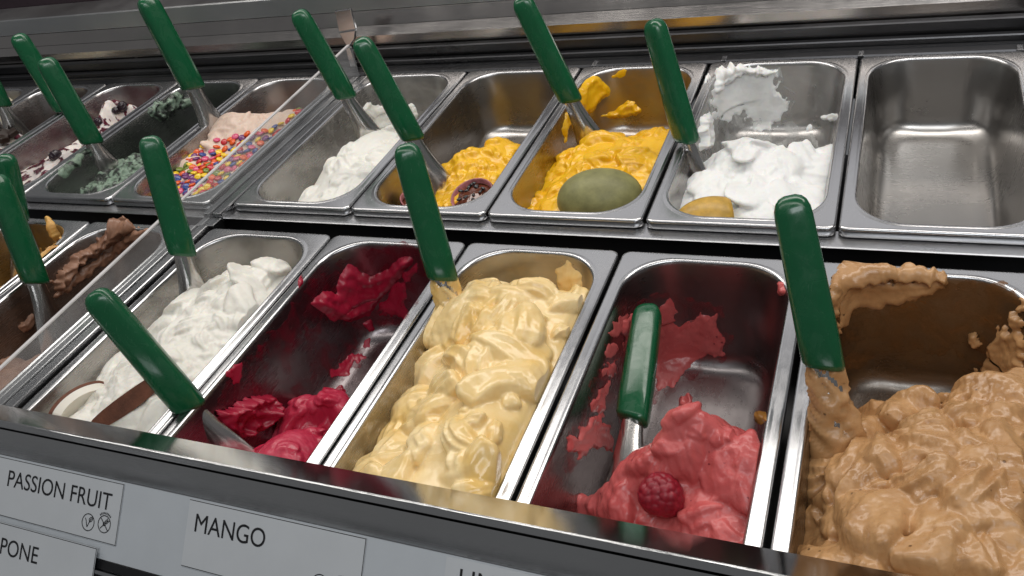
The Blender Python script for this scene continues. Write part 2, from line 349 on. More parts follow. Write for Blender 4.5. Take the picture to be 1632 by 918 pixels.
# ------------------------------------------------------------------ gelato height fields
def tps(pts):
    pts = np.array(pts, float); n = len(pts); X = pts[:, :2] * 10; z = pts[:, 2]
    r2 = ((X[:, None] - X[None])**2).sum(-1); K = 0.5 * r2 * np.log(r2 + 1e-12)
    A = np.zeros((n + 3, n + 3)); A[:n, :n] = K + np.eye(n) * 0.004; A[:n, n] = 1; A[:n, n + 1:] = X; A[n, :n] = 1; A[n + 1:, :n] = X.T
    w = np.linalg.solve(A, np.r_[z, 0, 0, 0])
    def f(x, y):
        q = np.stack([x, y], -1) * 10; out = w[n] + q[..., 0] * w[n + 1] + q[..., 1] * w[n + 2]
        for k in range(n):
            r2 = ((q - X[k])**2).sum(-1); out = out + w[k] * 0.5 * r2 * np.log(r2 + 1e-12)
        return out
    return f
def folds(X, Y, Z, pan, seed, sets, k, warp=0.004, wscale=24, ang=90, spread=60):
    """overlapping spatula dollops: sets of (count, half length, half width, height)"""
    rng = np.random.RandomState(seed)
    wx = X + warp * fbm(X * wscale + seed, Y * wscale, 3); wy = Y + warp * fbm(X * wscale + 40, Y * wscale + seed, 3)
    nx = X.shape[1]; dx = X[0, 1] - X[0, 0]; base = Z.copy(); out = Z.copy()
    for cnt, L, Wd, h in sets:
        for c in range(cnt):
            cx = rng.uniform(X.min(), X.max()); cy = rng.uniform(Y.min(), Y.max())
            th = math.radians(ang + rng.uniform(-spread, spread)); s = rng.uniform(0.6, 1.35); a = L * s; b = Wd * s * rng.uniform(0.8, 1.2); hh = h * rng.uniform(0.55, 1.3)
            i0 = int((cx - a * 1.4 - X[0, 0]) / dx); i1 = int((cx + a * 1.4 - X[0, 0]) / dx) + 2
            j0 = int((cy - a * 1.4 - Y[0, 0]) / dx); j1 = int((cy + a * 1.4 - Y[0, 0]) / dx) + 2
            sl = np.s_[max(0, j0):max(0, j1), max(0, i0):max(0, i1)]
            x = wx[sl] - cx; y = wy[sl] - cy
            if x.size == 0: continue
            ca, sa = math.cos(th), math.sin(th); bend = rng.uniform(-0.6, 0.6)
            p = (x * ca + y * sa) / a; q = (-x * sa + y * ca) / b + bend * p * p
            r2 = p * p + q * q
            dome = np.where(r2 < 1, np.clip(1 - r2, 0, 1)**0.55, -(r2 - 1) * 1.5)
            zi = hh * (dome * (0.70 + 0.30 * p) - 0.30)
            zi = zi + 0.07 * hh * np.sin(q * 8 + 2 * p + c) * np.clip(1 - r2, 0, 1)**0.7
            jb = min(max(int((cy - Y[0, 0]) / dx), 0), X.shape[0] - 1); ib = min(max(int((cx - X[0, 0]) / dx), 0), nx - 1)
            bl = 0.55 * base[sl] + 0.45 * np.clip(base[jb, ib], base[sl] - 0.02, base[sl] + 0.02)
            cand = np.where(r2 < 2.5, bl + zi, -1)
            out[sl] = smax(out[sl], cand, k)
    return out
HF = {}
def heightfield(key, ctrl, uv, res, fset, k, fine, fscale, seed, warp=0.004, ang=90, spread=60, shift=0.0015, big=0.0):
    p = PANS[key]
    pts = [tuple(at_z(px, py, z)[:2]) + (z,) for px, py, z in ctrl]
    pts += [(p.cx + (u - .5) * 2 * p.a, p.y0 + v * 0.36, z) for u, v, z in uv]
    x = np.arange(p.cx - p.a + 0.006, p.cx + p.a - 0.006, res); y = np.arange(p.y0 + 0.006, p.y1 - 0.004, res)
    X, Y = np.meshgrid(x, y); Z = tps(pts)(X, Y)
    if big: Z = Z + big * fbm(X * 22 + seed, Y * 22, 2)
    Z = folds(X, Y, Z, p, seed, fset, k, warp, ang=ang, spread=spread)
    Z = Z + fine * fbm(X * fscale + seed, Y * fscale, 4)
    d = np.clip(-sdf(X, Y, p, 0.0135), -0.01, 1)            # the heap dives below the rim where it meets the wall
    cap = zrow(p.row, Y) - 0.0035 + 0.034 * (1 - np.exp(-np.maximum(d, 0) / 0.016)) + 0.3 * np.minimum(d, 0)
    Z = -smax(-Z, -cap, 0.003)
    HF[key] = (X, Y, Z)
    return X, Y, Z
def surface_z(key, x, y):
    X, Y, Z = HF[key]; dx = X[0, 1] - X[0, 0]
    i = int(np.clip((x - X[0, 0]) / dx, 0, X.shape[1] - 1)); j = int(np.clip((y - Y[0, 0]) / dx, 0, X.shape[0] - 1))
    return Z[j, i]
def hf_mesh(name, key, mat, parent, shift=0.0015, sseed=0, mask=None, lift=0.0):
    p = PANS[key]; X, Y, Z = HF[key]
    Z = Z + lift
    zl = Z - zrow(p.row, Y); sd = sdf(X, Y, p, wall_inset(zl, p.depth))
    shift = shift * np.clip(-sd / 0.012, 0, 1)
    keep = (sd < np.where(zl < -0.002, 0.0045, 0.0022)) & (Z > zrow(p.row, Y) - p.depth - 0.003)
    if mask is not None: keep &= mask
    ny, nx = X.shape
    f = grid_faces(nx, ny); kf = keep.ravel()[f].all(1); f = f[kf]
    used = np.unique(f); remap = -np.ones(nx * ny, int); remap[used] = np.arange(len(used))
    Xs = X + shift * fbm(X * 70 + 9 + sseed, Y * 70, 3); Ys = Y + shift * fbm(X * 70, Y * 70 + 33 + sseed, 3)
    V = np.stack([Xs, Ys, Z], -1).reshape(-1, 3)[used]
    return mk(name, V, remap[f], mat, parent)
def on_surface(key, px, py):
    d = ray(px, py); t0 = (0.06 - CAM[2]) / d[2]
    for k in range(1200):
        P = CAM + d * (t0 + k * 0.0005)
        if P[2] < surface_z(key, P[0], P[1]): break
    return P
def petal(rng, a, b, c, e=1.0, irr=.10):
    n, m = 26, 14; V = []
    gr = rng.uniform(0.05, 0.16); cb = rng.uniform(-.45, .45); curl = rng.uniform(0.0, 0.9); droop = rng.uniform(.15, .5); ng = rng.choice([2, 3, 4]); ph = rng.uniform(0, 6)
    J, I = np.meshgrid(np.arange(m + 1), np.arange(n), indexing='ij')
    al = 2 * np.pi * I / n; be = np.pi * J / m
    x = np.cos(be); y = np.sin(be) * np.cos(al); z = np.sin(be) * np.sin(al)
    ph3, ph5 = rng.uniform(0, 6, 2); fi = np.arctan2(y, x); k = 1 + irr * np.cos(3 * fi + ph3) + .7 * irr * np.cos(5 * fi + ph5)
    X = a * x * k; Y = b * y * (1 + .28 * x) * k; Z = c * np.sign(z) * np.abs(z)**e * (1 - .25 * x)
    Z = Z + np.where(z > 0, 1, 0.3) * c * gr * np.cos(y * ng * np.pi + ph) * np.sin(be)
    Z = Z - droop * a * x * x * .5 + curl * a * .5 * np.clip(x - .45, 0, 1)**2 * 2
    Y = Y + cb * a * x * x
    V = np.stack([X, Y, Z], -1).reshape(-1, 3)
    return V, grid_faces(n, m + 1, True)
def sculpt(key, mat, parent, sets, voxel=0.0012, smooth=2, seed=0, fine=0.0002, fscale=150, zmin=0.012, ang=90, spread=180, sink=0.35, name='mound', e=1.0, irr=.10, pitch=(-.05, .35), lump=0.0, lscale=55):
    """base heap plus spatula dollops fused into one continuous skin"""
    p = PANS[key]; X, Y, Z = HF[key]; rng = np.random.RandomState(seed)
    st = 2 if X[0, 1] - X[0, 0] < 0.0015 else 1
    X, Y, Z = X[::st, ::st], Y[::st, ::st], Z[::st, ::st]
    fl = zrow(p.row, Y) - p.depth
    ins = sdf(X, Y, p, 0.0135) < 0.004
    keep = ins & (Z > fl + 0.002); ny, nx = X.shape; f = grid_faces(nx, ny); f = f[keep.ravel()[f].all(1)]
    used = np.unique(f); rm = -np.ones(nx * ny, int); rm[used] = np.arange(len(used)); f = rm[f]; nv = len(used)
    top = np.stack([X, Y, Z], -1).reshape(-1, 3)[used]; bot = top.copy(); bot[:, 2] = np.minimum(fl.ravel()[used] - 0.002, top[:, 2] - .004)
    ed = {}
    for q in f:
        for k in range(4): ed[(q[k], q[(k + 1) % 4])] = 1
    side = [(b, a, a + nv, b + nv) for (a, b) in ed if (b, a) not in ed]
    VV = [top, bot]; FF = [f, f[:, ::-1] + nv, np.array(side)]; off = 2 * nv
    gx_ = np.gradient(Z, axis=1) / (X[0, 1] - X[0, 0]); gy_ = np.gradient(Z, axis=0) / (X[0, 1] - X[0, 0])
    for cnt, a0, b0, c0 in sets:
        done = 0; tries = 0
        while done < cnt and tries < cnt * 60:
            tries += 1
            i = rng.randint(nx); j = rng.randint(ny)
            if not keep[j, i] or Z[j, i] < fl[j, i] + zmin: continue
            sc = rng.uniform(.65, 1.3); a, b, c = a0 * sc, b0 * sc * rng.uniform(.8, 1.25), c0 * sc
            if sdf(X[j, i], Y[j, i], p, .0135) > -b * .35: continue
            V, F = petal(rng, a, b, c, e, irr)
            yaw = math.radians(ang + rng.uniform(-spread, spread)); sl = gx_[j, i] * math.cos(yaw) + gy_[j, i] * math.sin(yaw); sp = -gx_[j, i] * math.sin(yaw) + gy_[j, i] * math.cos(yaw)
            R = Matrix.Rotation(yaw, 3, 'Z') @ Matrix.Rotation(-math.atan(np.clip(sl, -1, 1)) - rng.uniform(*pitch), 3, 'Y') @ Matrix.Rotation(math.atan(np.clip(sp, -1, 1)) + rng.uniform(-.3, .3), 3, 'X')
            V = V @ np.array(R).T + np.array([X[j, i], Y[j, i], Z[j, i] - c * sink])
            VV.append(V); FF.append(F + off); off += len(V); done += 1
    me = bpy.data.meshes.new('tmp'); me.from_pydata(np.concatenate(VV).tolist(), [], [list(map(int, q)) for F in FF for q in F]); me.update()
    o = bpy.data.objects.new('tmp', me); COL.objects.link(o)
    r = o.modifiers.new('r', 'REMESH'); r.mode = 'VOXEL'; r.voxel_size = voxel
    if smooth: m = o.modifiers.new('s', 'SMOOTH'); m.factor = .5; m.iterations = smooth
    dg = bpy.context.evaluated_depsgraph_get(); me2 = bpy.data.meshes.new_from_object(o.evaluated_get(dg)); bpy.data.objects.remove(o); bpy.data.meshes.remove(me)
    n = len(me2.vertices); V = np.empty(n * 3); me2.vertices.foreach_get('co', V); V = V.reshape(-1, 3)
    Nn = np.empty(n * 3); me2.vertices.foreach_get('normal', Nn); Nn = Nn.reshape(-1, 3)
    V = V + Nn * (fine * fbm((V[:, 0] + .6 * V[:, 2]) * fscale + seed, (V[:, 1] - .7 * V[:, 2]) * fscale, 3))[:, None]
    if lump: V = V + Nn * (lump * fbm((V[:, 0] + .5 * V[:, 2]) * lscale + seed, (V[:, 1] + .6 * V[:, 2]) * lscale, 2))[:, None]
    # press what crosses the wall back against it
    for _ in range(3):
        zl = np.minimum(V[:, 2] - zrow(p.row, V[:, 1]), 0.0); ii = wall_inset(zl, p.depth); sd = sdf(V[:, 0], V[:, 1], p, ii); e = .0003
        gx1 = (sdf(V[:, 0] + e, V[:, 1], p, ii) - sd) / e; gy1 = (sdf(V[:, 0], V[:, 1] + e, p, ii) - sd) / e
        mv = np.maximum(sd - .0004, 0); V[:, 0] -= gx1 * mv; V[:, 1] -= gy1 * mv
    # keep the largest connected skin only
    quads = np.array([tuple(q.vertices) for q in me2.polygons]); lab_ = np.arange(n)
    for _ in range(400):
        mn = lab_[quads].min(1); new = lab_.copy(); np.minimum.at(new, quads.ravel(), np.repeat(mn, 4)); new = new[new]
        if (new == lab_).all(): break
        lab_ = new
    ids, cn = np.unique(lab_, return_counts=True); big_ = ids[cn.argmax()]; kv = lab_ == big_
    vis = kv & (V[:, 2] > zrow(p.row, V[:, 1]) - p.depth - 0.0015)
    quads = quads[vis[quads].all(1)]; quads = max(components(quads, n), key=len); used = np.unique(quads); rm = -np.ones(n, int); rm[used] = np.arange(len(used))
    bpy.data.meshes.remove(me2)
    return mk(name, V[used], rm[quads], mat, parent)
# --- smears: a layer with real thickness on the pan's inner surface, outlined by pixel polygons
def components(f, n):
    lb = np.arange(n)
    for _ in range(500):
        mn = lb[f].min(1); nw = lb.copy(); np.minimum.at(nw, f.ravel(), np.repeat(mn, f.shape[1])); nw = nw[nw]
        if (nw == lb).all(): break
        lb = nw
    fl = lb[f[:, 0]]
    return [f[fl == k] for k in np.unique(fl)]
def poly_dist(P, poly):
    """signed distance in px (inside positive)"""
    poly = np.array(poly, float); x, y = P[..., 0], P[..., 1]; d = np.full(x.shape, 1e9); ins = np.zeros(x.shape, bool)
    for (x1, y1), (x2, y2) in zip(poly, np.roll(poly, -1, 0)):
        ex, ey = x2 - x1, y2 - y1; t = np.clip(((x - x1) * ex + (y - y1) * ey) / (ex * ex + ey * ey + 1e-9), 0, 1)
        d = np.minimum(d, np.hypot(x - x1 - t * ex, y - y1 - t * ey))
        c = ((y1 > y) != (y2 > y)); ins ^= c & (x < ex * (y - y1) / (ey + 1e-12 * (ey == 0)) + x1)
    return np.where(ins, d, -d)
_pg = {}
def pan_grid(key, q=1.0):
    if (key, q) in _pg: return _pg[(key, q)]
    p = PANS[key]
    prof = [(0.002, 0.0), (0.0045, 0.0), (0.0070, 0.0)] + pan_profile(p.depth) + [(0.052, -p.depth), (0.060, -p.depth), (0.070, -p.depth), (0.078, -p.depth)]
    prof = np.array(prof); s = np.r_[0, np.cumsum(np.hypot(*np.diff(prof, axis=0).T))]
    st = np.arange(0, s[-1], 0.0012 * q); I = np.interp(st, s, prof[:, 0]); Zs = np.interp(st, s, prof[:, 1])
    nc, nl, ns = int(50 / q), int(230 / q), int(60 / q)
    G = []
    for i, z in zip(I, Zs):
        r = rrect(p.cx, p.cy, p.a - i, p.b - i, (0.0075 + (i - 0.002) / 0.0065 * 0.038) if i < 0.0085 else corner_r(i), nc, nl, ns)
        G.append(np.c_[r, z + zrow(p.row, r[:, 1])])
    G = np.array(G)                              # [t, s, 3]
    du = np.roll(G, -1, 1) - np.roll(G, 1, 1); dv = np.gradient(G, axis=0)
    nrm = np.cross(dv, du); nrm /= np.linalg.norm(nrm, axis=-1, keepdims=True) + 1e-12
    nrm *= np.sign((nrm * (np.array([p.cx, p.cy, 0.06]) - G)).sum(-1, keepdims=True) + 1e-9)
    face = ((CAM - G) * nrm).sum(-1) > 0
    _pg[(key, q)] = (G, nrm, face, project(G)); return _pg[(key, q)]
def smear(key, polys, mat, parent, thick=0.004, rag=9, ragscale=0.05, soft=14, seed=0, fold=0.5, q=1.0, name='wall_smear', hole=0.0, rim=0.5):
    G, nrm, face, px = pan_grid(key, q)
    D = np.full(px.shape[:2], -1e9)
    for poly in polys: D = np.maximum(D, poly_dist(px, poly))
    x, y = px[..., 0], px[..., 1]
    D = D + rag * fbm(x * ragscale + seed, y * ragscale, 3) - hole * np.clip(fbm(x * 0.035 + seed * 3, y * 0.035, 3) + 0.1, 0, 1) * 30
    D = np.where(face, D, -1e3)
    if (D > 0).sum() < 8: return None
    e = np.clip(D / soft, 0, 1)
    T = thick * (1 - (1 - e)**2) * (1 + fold * fbm(x * 0.022 + seed, y * 0.03, 3)) * (1 + rim * np.exp(-((D - soft * 0.7) / (soft * 0.5))**2))
    T = T + thick * 0.22 * fbm(x * 0.08 + seed, y * 0.08, 2) * e
    T = np.where(D > 0, np.maximum(T, thick * 0.05), -0.0012)
    V = G + nrm * T[..., None]
    keep = (D > -2.5)
    nt_, ns_ = D.shape
    f = grid_faces(ns_, nt_, True); kf = keep.ravel()[f].all(1); f = f[kf]
    used = np.unique(f); remap = -np.ones(nt_ * ns_, int); remap[used] = np.arange(len(used))
    V = V.reshape(-1, 3)[used]; f = remap[f]
    for fc in components(f, len(V)):                 # every patch that hangs together is a part of its own
        if len(fc) < 14: continue
        us = np.unique(fc); rm = -np.ones(len(V), int); rm[us] = np.arange(len(us))
        o = mk(name, V[us], rm[fc], mat, parent)
        m = o.modifiers.new('soften', 'SMOOTH'); m.factor = 0.5; m.iterations = 3
def gel(key, label, mat, cat='gelato'):
    p = PANS[key]; return empty('gelato', (p.cx, p.cy, zrow(p.row, p.cy) - p.depth), label, cat, 'gelato in the pans')

def film(name, col, dens=0.55):
    m = gelato(name, tuple(c * .8 for c in col), col, 0.35, 0.0, 0.1); nt = m.node_tree; bs = nt.nodes['Principled BSDF']
    n = noise(nt, 38, 8, 0.7, coords(nt), 0.8); r = ramp(nt, n.outputs[0], [(0.62 - .35 * dens, (0.04,) * 3), (0.78 - .2 * dens, (0.75,) * 3)]); nt.links.new(r.outputs[0], bs.inputs['Alpha'])
    return m
FILM_PINK = film('pink_film', srgb(150, 50, 56), .45); FILM_RED = film('red_film', srgb(120, 16, 36), .5); FILM_LEM = film('lemon_film', srgb(215, 215, 212), .5); FILM_CAR = film('caramel_film', srgb(128, 86, 46), .6)
# ---- caramel
G_CAR = gelato('caramel_gelato', srgb(172, 128, 84), srgb(198, 154, 106), 0.30, 0.06, 0.22, coat=0.12, speck=(0.16, 0.08, 0.03))
g = gel('F6', 'heap of caramel brown gelato with spatula folds', G_CAR)
heightfield('F6', [(1345, 712, -.040), (1400, 690, -.030), (1450, 662, -.028), (1500, 652, -.022), (1560, 640, -.022), (1632, 636, -.022),
    (1400, 750, -.004), (1500, 720, .006), (1600, 720, .008), (1330, 790, -.022), (1450, 820, .004), (1600, 850, .012), (1300, 850, -.03), (1400, 880, .0), (1300, 780, -.04)],
    [(.1, .76, -.13), (.5, .80, -.13), (.9, .82, -.10), (.3, .72, -.11), (.7, .77, -.10), (.9, .3, -.005), (.9, .55, -.022), (.5, .02, -.01), (.1, .02, -.03), (.9, .02, -.01), (.5, 1, -.16), (.1, 1, -.16), (.9, 1, -.16)],
    0.0011, [], 0.0012, 0.00028, 120, 11, warp=.009, spread=90, big=.004)
sculpt('F6', G_CAR, g, [(46, .026, .018, .016), (70, .015, .011, .011), (80, .008, .006, .006)], .0011, 1, 31, .0005, 190, sink=.15, e=.65, irr=.16, pitch=(-.3, .75), lump=.0010)
smear('F6', [[(1330, 425), (1345, 415), (1380, 425), (1430, 430), (1442, 412), (1460, 425), (1508, 438), (1515, 450), (1490, 452), (1400, 450), (1350, 460), (1330, 500), (1340, 530), (1325, 535), (1320, 470)]], G_CAR, g, .0045, 6, .08, 8, 4)
smear('F6', [[(1345, 450), (1500, 445), (1505, 460), (1460, 480), (1420, 490), (1360, 495), (1345, 520), (1330, 540)]], G_CAR, g, .0014, 6, .05, 12, 8)
smear('F6', [[(1340, 440), (1500, 440), (1600, 450), (1632, 480), (1632, 590), (1560, 590), (1480, 560), (1400, 570), (1345, 600), (1320, 560)]], FILM_CAR, g, .0004, 12, .03, 10, 66, name='thin_film', rim=0)
smear('F6', [[(1540, 530), (1556, 530), (1566, 548), (1558, 558), (1542, 545)]], G_CAR, g, .005, 3, .08, 5, 14)
smear('F6', [[(1570, 560), (1632, 480), (1632, 620), (1560, 605)]], G_CAR, g, .003, 14, .05, 14, 5)
smear('F6', [[(1300, 600), (1335, 600), (1358, 660), (1340, 690), (1300, 740), (1285, 700)]], G_CAR, g, .006, 10, .05, 10, 7)

# ---- pink
G_PINK = gelato('pink_sorbet', srgb(188, 80, 80), srgb(208, 104, 102), 0.30, 0.10, 0.20, speck=(0.22, 0.02, 0.03))
g = gel('F5', 'small mound of pink sorbet left at the pan front', G_PINK)
heightfield('F5', [(905, 802, -.062), (945, 785, -.056), (985, 765, -.048), (1035, 742, -.040), (1060, 715, -.030), (1090, 698, -.026), (1130, 695, -.025), (1165, 705, -.027), (1198, 738, -.036), (1120, 750, -.014), (1050, 800, -.034), (1170, 800, -.018), (960, 810, -.05), (1110, 800, -.02)],
    [(.15, .40, -.14), (.5, .44, -.12), (.85, .46, -.11), (.1, .28, -.105), (.1, .05, -.045), (.5, .02, -.03), (.9, .02, -.03), (.5, 1, -.30), (.1, 1, -.30), (.9, 1, -.30), (.5, .7, -.21), (.1, .7, -.21), (.9, .7, -.21)],
    0.0011, [], 0.0014, 0.00035, 120, 24, warp=.008, spread=70)
sculpt('F5', G_PINK, g, [(16, .024, .016, .009), (24, .014, .010, .0065), (50, .007, .0055, .004)], .0011, 2, 45, .0005, 180, sink=.45, e=.8, irr=.14, pitch=(-.1, .4), lump=.0012)
smear('F5', [[(985, 500), (1010, 480), (1070, 462), (1150, 490), (1170, 540), (1150, 590), (1090, 610), (1060, 640), (1010, 660), (960, 700), (900, 760), (890, 740), (930, 650)]], FILM_PINK, g, .0004, 12, .04, 10, 61, name='thin_film', rim=0)
smear('F5', [[(1045, 500), (1068, 470), (1075, 485), (1085, 520), (1120, 498), (1143, 500), (1140, 515), (1155, 530), (1155, 570), (1120, 572), (1095, 590), (1075, 615), (1050, 622), (1040, 600), (1035, 540)]], G_PINK, g, .0018, 8, .05, 18, 2, rim=.2)
smear('F5', [[(990, 510), (1010, 500), (1012, 545), (998, 555)]], G_PINK, g, .003, 4, .07, 6, 9)
smear('F5', [[(1082, 635), (1103, 632), (1105, 650), (1092, 660), (1082, 650)]], G_PINK, g, .005, 3, .08, 6, 17)
smear('F5', [[(905, 700), (925, 680), (945, 665), (955, 640), (960, 660), (985, 690), (975, 720), (930, 725), (900, 745)]], G_PINK, g, .002, 8, .06, 10, 19, hole=.5)
smear('F5', [[(940, 640), (985, 540), (995, 560), (965, 650), (955, 668)]], G_PINK, g, .0012, 7, .06, 9, 29, hole=.9)
smear('F5', [[(1240, 450), (1250, 450), (1252, 470), (1243, 474)]], G_PINK, g, .002, 3, .1, 5, 31)
smear('F5', [[(970, 525), (1000, 495), (1000, 560), (960, 600)]], G_PINK, g, .0006, 8, .07, 9, 37, hole=1.0)
G_AMB = gelato('amber_drop', srgb(150, 100, 40), srgb(170, 120, 60), 0.2, 0.2, 0.1)
smear('F5', [[(1202, 658), (1220, 656), (1224, 670), (1212, 678), (1202, 670)]], G_AMB, g, .005, 1, .08, 7, 41, name='amber_blob')

# ---- mango cream
G_MAN = gelato('mango_gelato', srgb(236, 196, 116), srgb(242, 216, 162), 0.25, 0.12, 0.10, coat=0.22, cscale=14, lo=.34, hi=.6)
g = gel('F4', 'full mound of glossy pale mango yellow gelato', G_MAN)
heightfield('F4', [(705, 500, -.006), (740, 490, .004), (790, 462, .014), (830, 475, .012), (870, 466, .012), (930, 495, -.004), (672, 600, -.028), (645, 655, -.032), (612, 715, -.034), (592, 745, -.034),
    (760, 560, .010), (820, 560, .010), (900, 580, -.006), (720, 650, .008), (800, 650, .012), (860, 680, -.004), (690, 720, .006), (770, 730, .012), (830, 750, -.004), (690, 560, -.02)],
    [(.5, .02, .0), (.1, .02, -.03), (.9, .02, -.01), (.5, .90, -.05), (.15, .9, -.05), (.85, .9, -.04), (.5, 1, -.12), (.1, 1, -.12), (.9, 1, -.12)],
    0.0011, [], 0.0016, 0.0001, 90, 37, warp=.009, spread=75, big=.004)
sculpt('F4', G_MAN, g, [(36, .030, .018, .014), (40, .019, .011, .011), (14, .009, .006, .006)], .0011, 2, 59, .00015, 150, sink=.2, e=.9, irr=.10, pitch=(-.1, .55), lump=.0005)
smear('F4', [[(888, 430), (905, 418), (930, 440), (925, 490), (890, 485)]], G_MAN, g, .003, 6, .04, 14, 3)
G_MANT = gelato('mango_yellow_gelato', srgb(240, 205, 105), srgb(246, 220, 130), 0.26, 0.3, 0.08, coat=0.25)

# ---- dark red
G_RED = gelato('red_sorbet', srgb(150, 18, 44), srgb(172, 34, 62), 0.32, 0.2, 0.15)
G_ROSE = gelato('rose_red_sorbet', srgb(178, 38, 64), srgb(194, 56, 82), 0.30, 0.2, 0.15)
g = gel('F3', 'last dark red sorbet clinging to the back of its pan', G_RED)
heightfield('F3', [(435, 692, -.090), (455, 668, -.078), (480, 650, -.070), (515, 644, -.066), (540, 655, -.068), (480, 700, -.058), (520, 690, -.056), (350, 692, -.085), (365, 662, -.078), (400, 655, -.082), (425, 668, -.088), (390, 690, -.08)],
    [(.5, .40, -.13), (.85, .41, -.12), (.15, .42, -.13), (.5, .02, -.04), (.1, .02, -.05), (.9, .02, -.04), (.5, 1, -.30), (.1, 1, -.30), (.9, 1, -.30), (.5, .7, -.21), (.1, .7, -.21), (.9, .7, -.21)],
    0.0011, [], 0.0010, 0.0006, 150, 41, warp=.008)
sculpt('F3', G_ROSE, g, [(24, .018, .012, .006), (40, .009, .007, .004)], .0011, 2, 8, .0004, 170, sink=.5, e=.8, lump=.001)
smear('F3', [[(440, 520), (500, 440), (560, 400), (640, 385), (690, 400), (680, 450), (650, 510), (600, 540), (560, 600), (500, 640), (440, 660), (350, 690), (340, 640), (390, 570)]], FILM_RED, g, .0004, 12, .04, 10, 63, name='thin_film', rim=0)
smear('F3', [[(496, 484), (512, 460), (535, 468), (540, 440), (552, 425), (560, 418), (575, 430), (590, 442), (620, 425), (640, 410), (655, 405), (660, 415), (640, 440), (610, 480), (590, 500), (560, 515), (535, 512), (515, 500)]], G_RED, g, .0038, 4, .05, 14, 6, fold=.6, rim=.4)
smear('F3', [[(590, 500), (640, 440), (665, 420), (650, 470), (645, 510), (610, 500)]], G_RED, g, .0012, 8, .05, 12, 12)
smear('F3', [[(575, 515), (592, 505), (598, 525), (588, 530)]], G_RED, g, .002, 3, .08, 6, 16)
smear('F3', [[(525, 622), (545, 616), (552, 622), (548, 630), (530, 632)]], G_RED, g, .0035, 3, .08, 5, 18)
smear('F3', [[(355, 590), (370, 580), (388, 575), (390, 595), (372, 615), (360, 605)]], G_RED, g, .0012, 7, .06, 7, 21, hole=.5)
smear('F3', [[(475, 445), (482, 436), (484, 448), (476, 462)]], G_RED, g, .002, 2, .08, 4, 24)
smear('F3', [[(520, 600), (570, 545), (600, 535), (580, 570), (530, 625)]], G_RED, g, .0007, 9, .06, 9, 27, hole=.9)
smear('F3', [[(345, 655), (400, 632), (425, 628), (440, 645), (420, 680), (380, 700), (345, 690)]], G_RED, g, .012, 8, .06, 12, 28, fold=1.0)

# ---- white coconut
G_COC = gelato('coconut_gelato', srgb(226, 222, 212), srgb(238, 235, 226), 0.45, 0.3, 0.3, gscale=160)
g = gel('F2', 'full mound of white coconut gelato with fluffy surface', G_COC)
heightfield('F2', [(250, 518, -.022), (290, 482, -.012), (340, 455, -.002), (400, 430, .004), (450, 424, -.004), (235, 545, -.02), (190, 580, -.022), (150, 612, -.024), (100, 655, -.026),
    (330, 510, .006), (400, 470, .006), (440, 460, -.008), (280, 560, .004), (340, 570, -.004), (220, 620, .0), (290, 630, -.006), (180, 650, -.004), (240, 660, -.008)],
    [(.5, .02, -.01), (.1, .02, -.03), (.9, .02, -.02), (.5, .93, -.06), (.15, .9, -.08), (.85, .9, -.05), (.5, 1, -.12), (.1, 1, -.12), (.9, 1, -.12)],
    0.0012, [], 0.0016, 0.0009, 140, 53, warp=.007)
sculpt('F2', G_COC, g, [(30, .026, .016, .009), (60, .013, .009, .006), (50, .007, .005, .0035)], .0012, 2, 3, .0004, 170)

# ---- chocolate
G_CHO = gelato('chocolate_gelato', srgb(128, 90, 70), srgb(156, 116, 92), 0.42, 0.15, 0.25, speck=(0.08, 0.04, 0.02))
g = gel('F1', 'chocolate gelato smeared along the pan side and heaped at its front', G_CHO)
heightfield('F1', [(95, 565, -.05), (60, 600, -.04), (40, 560, -.07), (20, 620, -.04), (110, 545, -.065), (130, 580, -.06), (150, 540, -.075)],
    [(.5, .55, -.12), (.85, .55, -.13), (.15, .55, -.13), (.5, .02, -.03), (.1, .02, -.03), (.9, .02, -.05), (.5, 1, -.2), (.1, 1, -.2), (.9, 1, -.2), (.9, .3, -.08)],
    0.0016, [(14, .026, .016, .012), (40, .013, .008, .007)], 0.0012, 0.0006, 150, 61, warp=.008)
hf_mesh('mound', 'F1', G_CHO, g)
smear('F1', [[(80, 450), (100, 420), (120, 405), (150, 385), (172, 365), (180, 350), (205, 352), (220, 362), (205, 375), (180, 390), (150, 410), (120, 430), (105, 450), (95, 470)]], G_CHO, g, .008, 6, .06, 9, 3, fold=.4)
smear('F1', [[(100, 450), (215, 368), (240, 360), (240, 372), (180, 410), (110, 465), (85, 475)]], G_CHO, g, .003, 6, .06, 9, 8)
smear('F1', [[(30, 520), (50, 500), (62, 498), (60, 515), (40, 530)]], G_CHO, g, .004, 4, .08, 6, 11)

# ---- golden crumbs
G_GOLD = gelato('golden_gelato', srgb(196, 140, 62), srgb(222, 176, 100), 0.45, 0.2, 0.3)
g = gel('F0', 'golden crumbly gelato remains beside the chocolate pan', G_GOLD)
heightfield('F0', [(5, 460, -.03), (30, 455, -.035), (60, 470, -.05), (10, 480, -.03), (70, 440, -.07)],
    [(.9, .85, -.14), (.5, .8, -.13), (.15, .8, -.12), (.5, .02, -.03), (.1, .02, -.03), (.9, .02, -.04), (.5, 1, -.2), (.1, 1, -.2), (.9, 1, -.2)],
    0.0018, [(14, .024, .016, .012), (50, .010, .007, .007)], 0.001, 0.0010, 150, 67, warp=.008)
hf_mesh('mound', 'F0', G_GOLD, g)
smear('F0', [[(68, 350), (80, 348), (90, 360), (98, 375), (92, 385), (84, 370)], [(100, 388), (118, 378), (116, 386), (104, 396)]], G_GOLD, g, .006, 4, .08, 7, 5)
smear('F0', [[(60, 400), (92, 385), (100, 400), (80, 430), (60, 420)]], G_GOLD, g, .002, 8, .08, 8, 6)

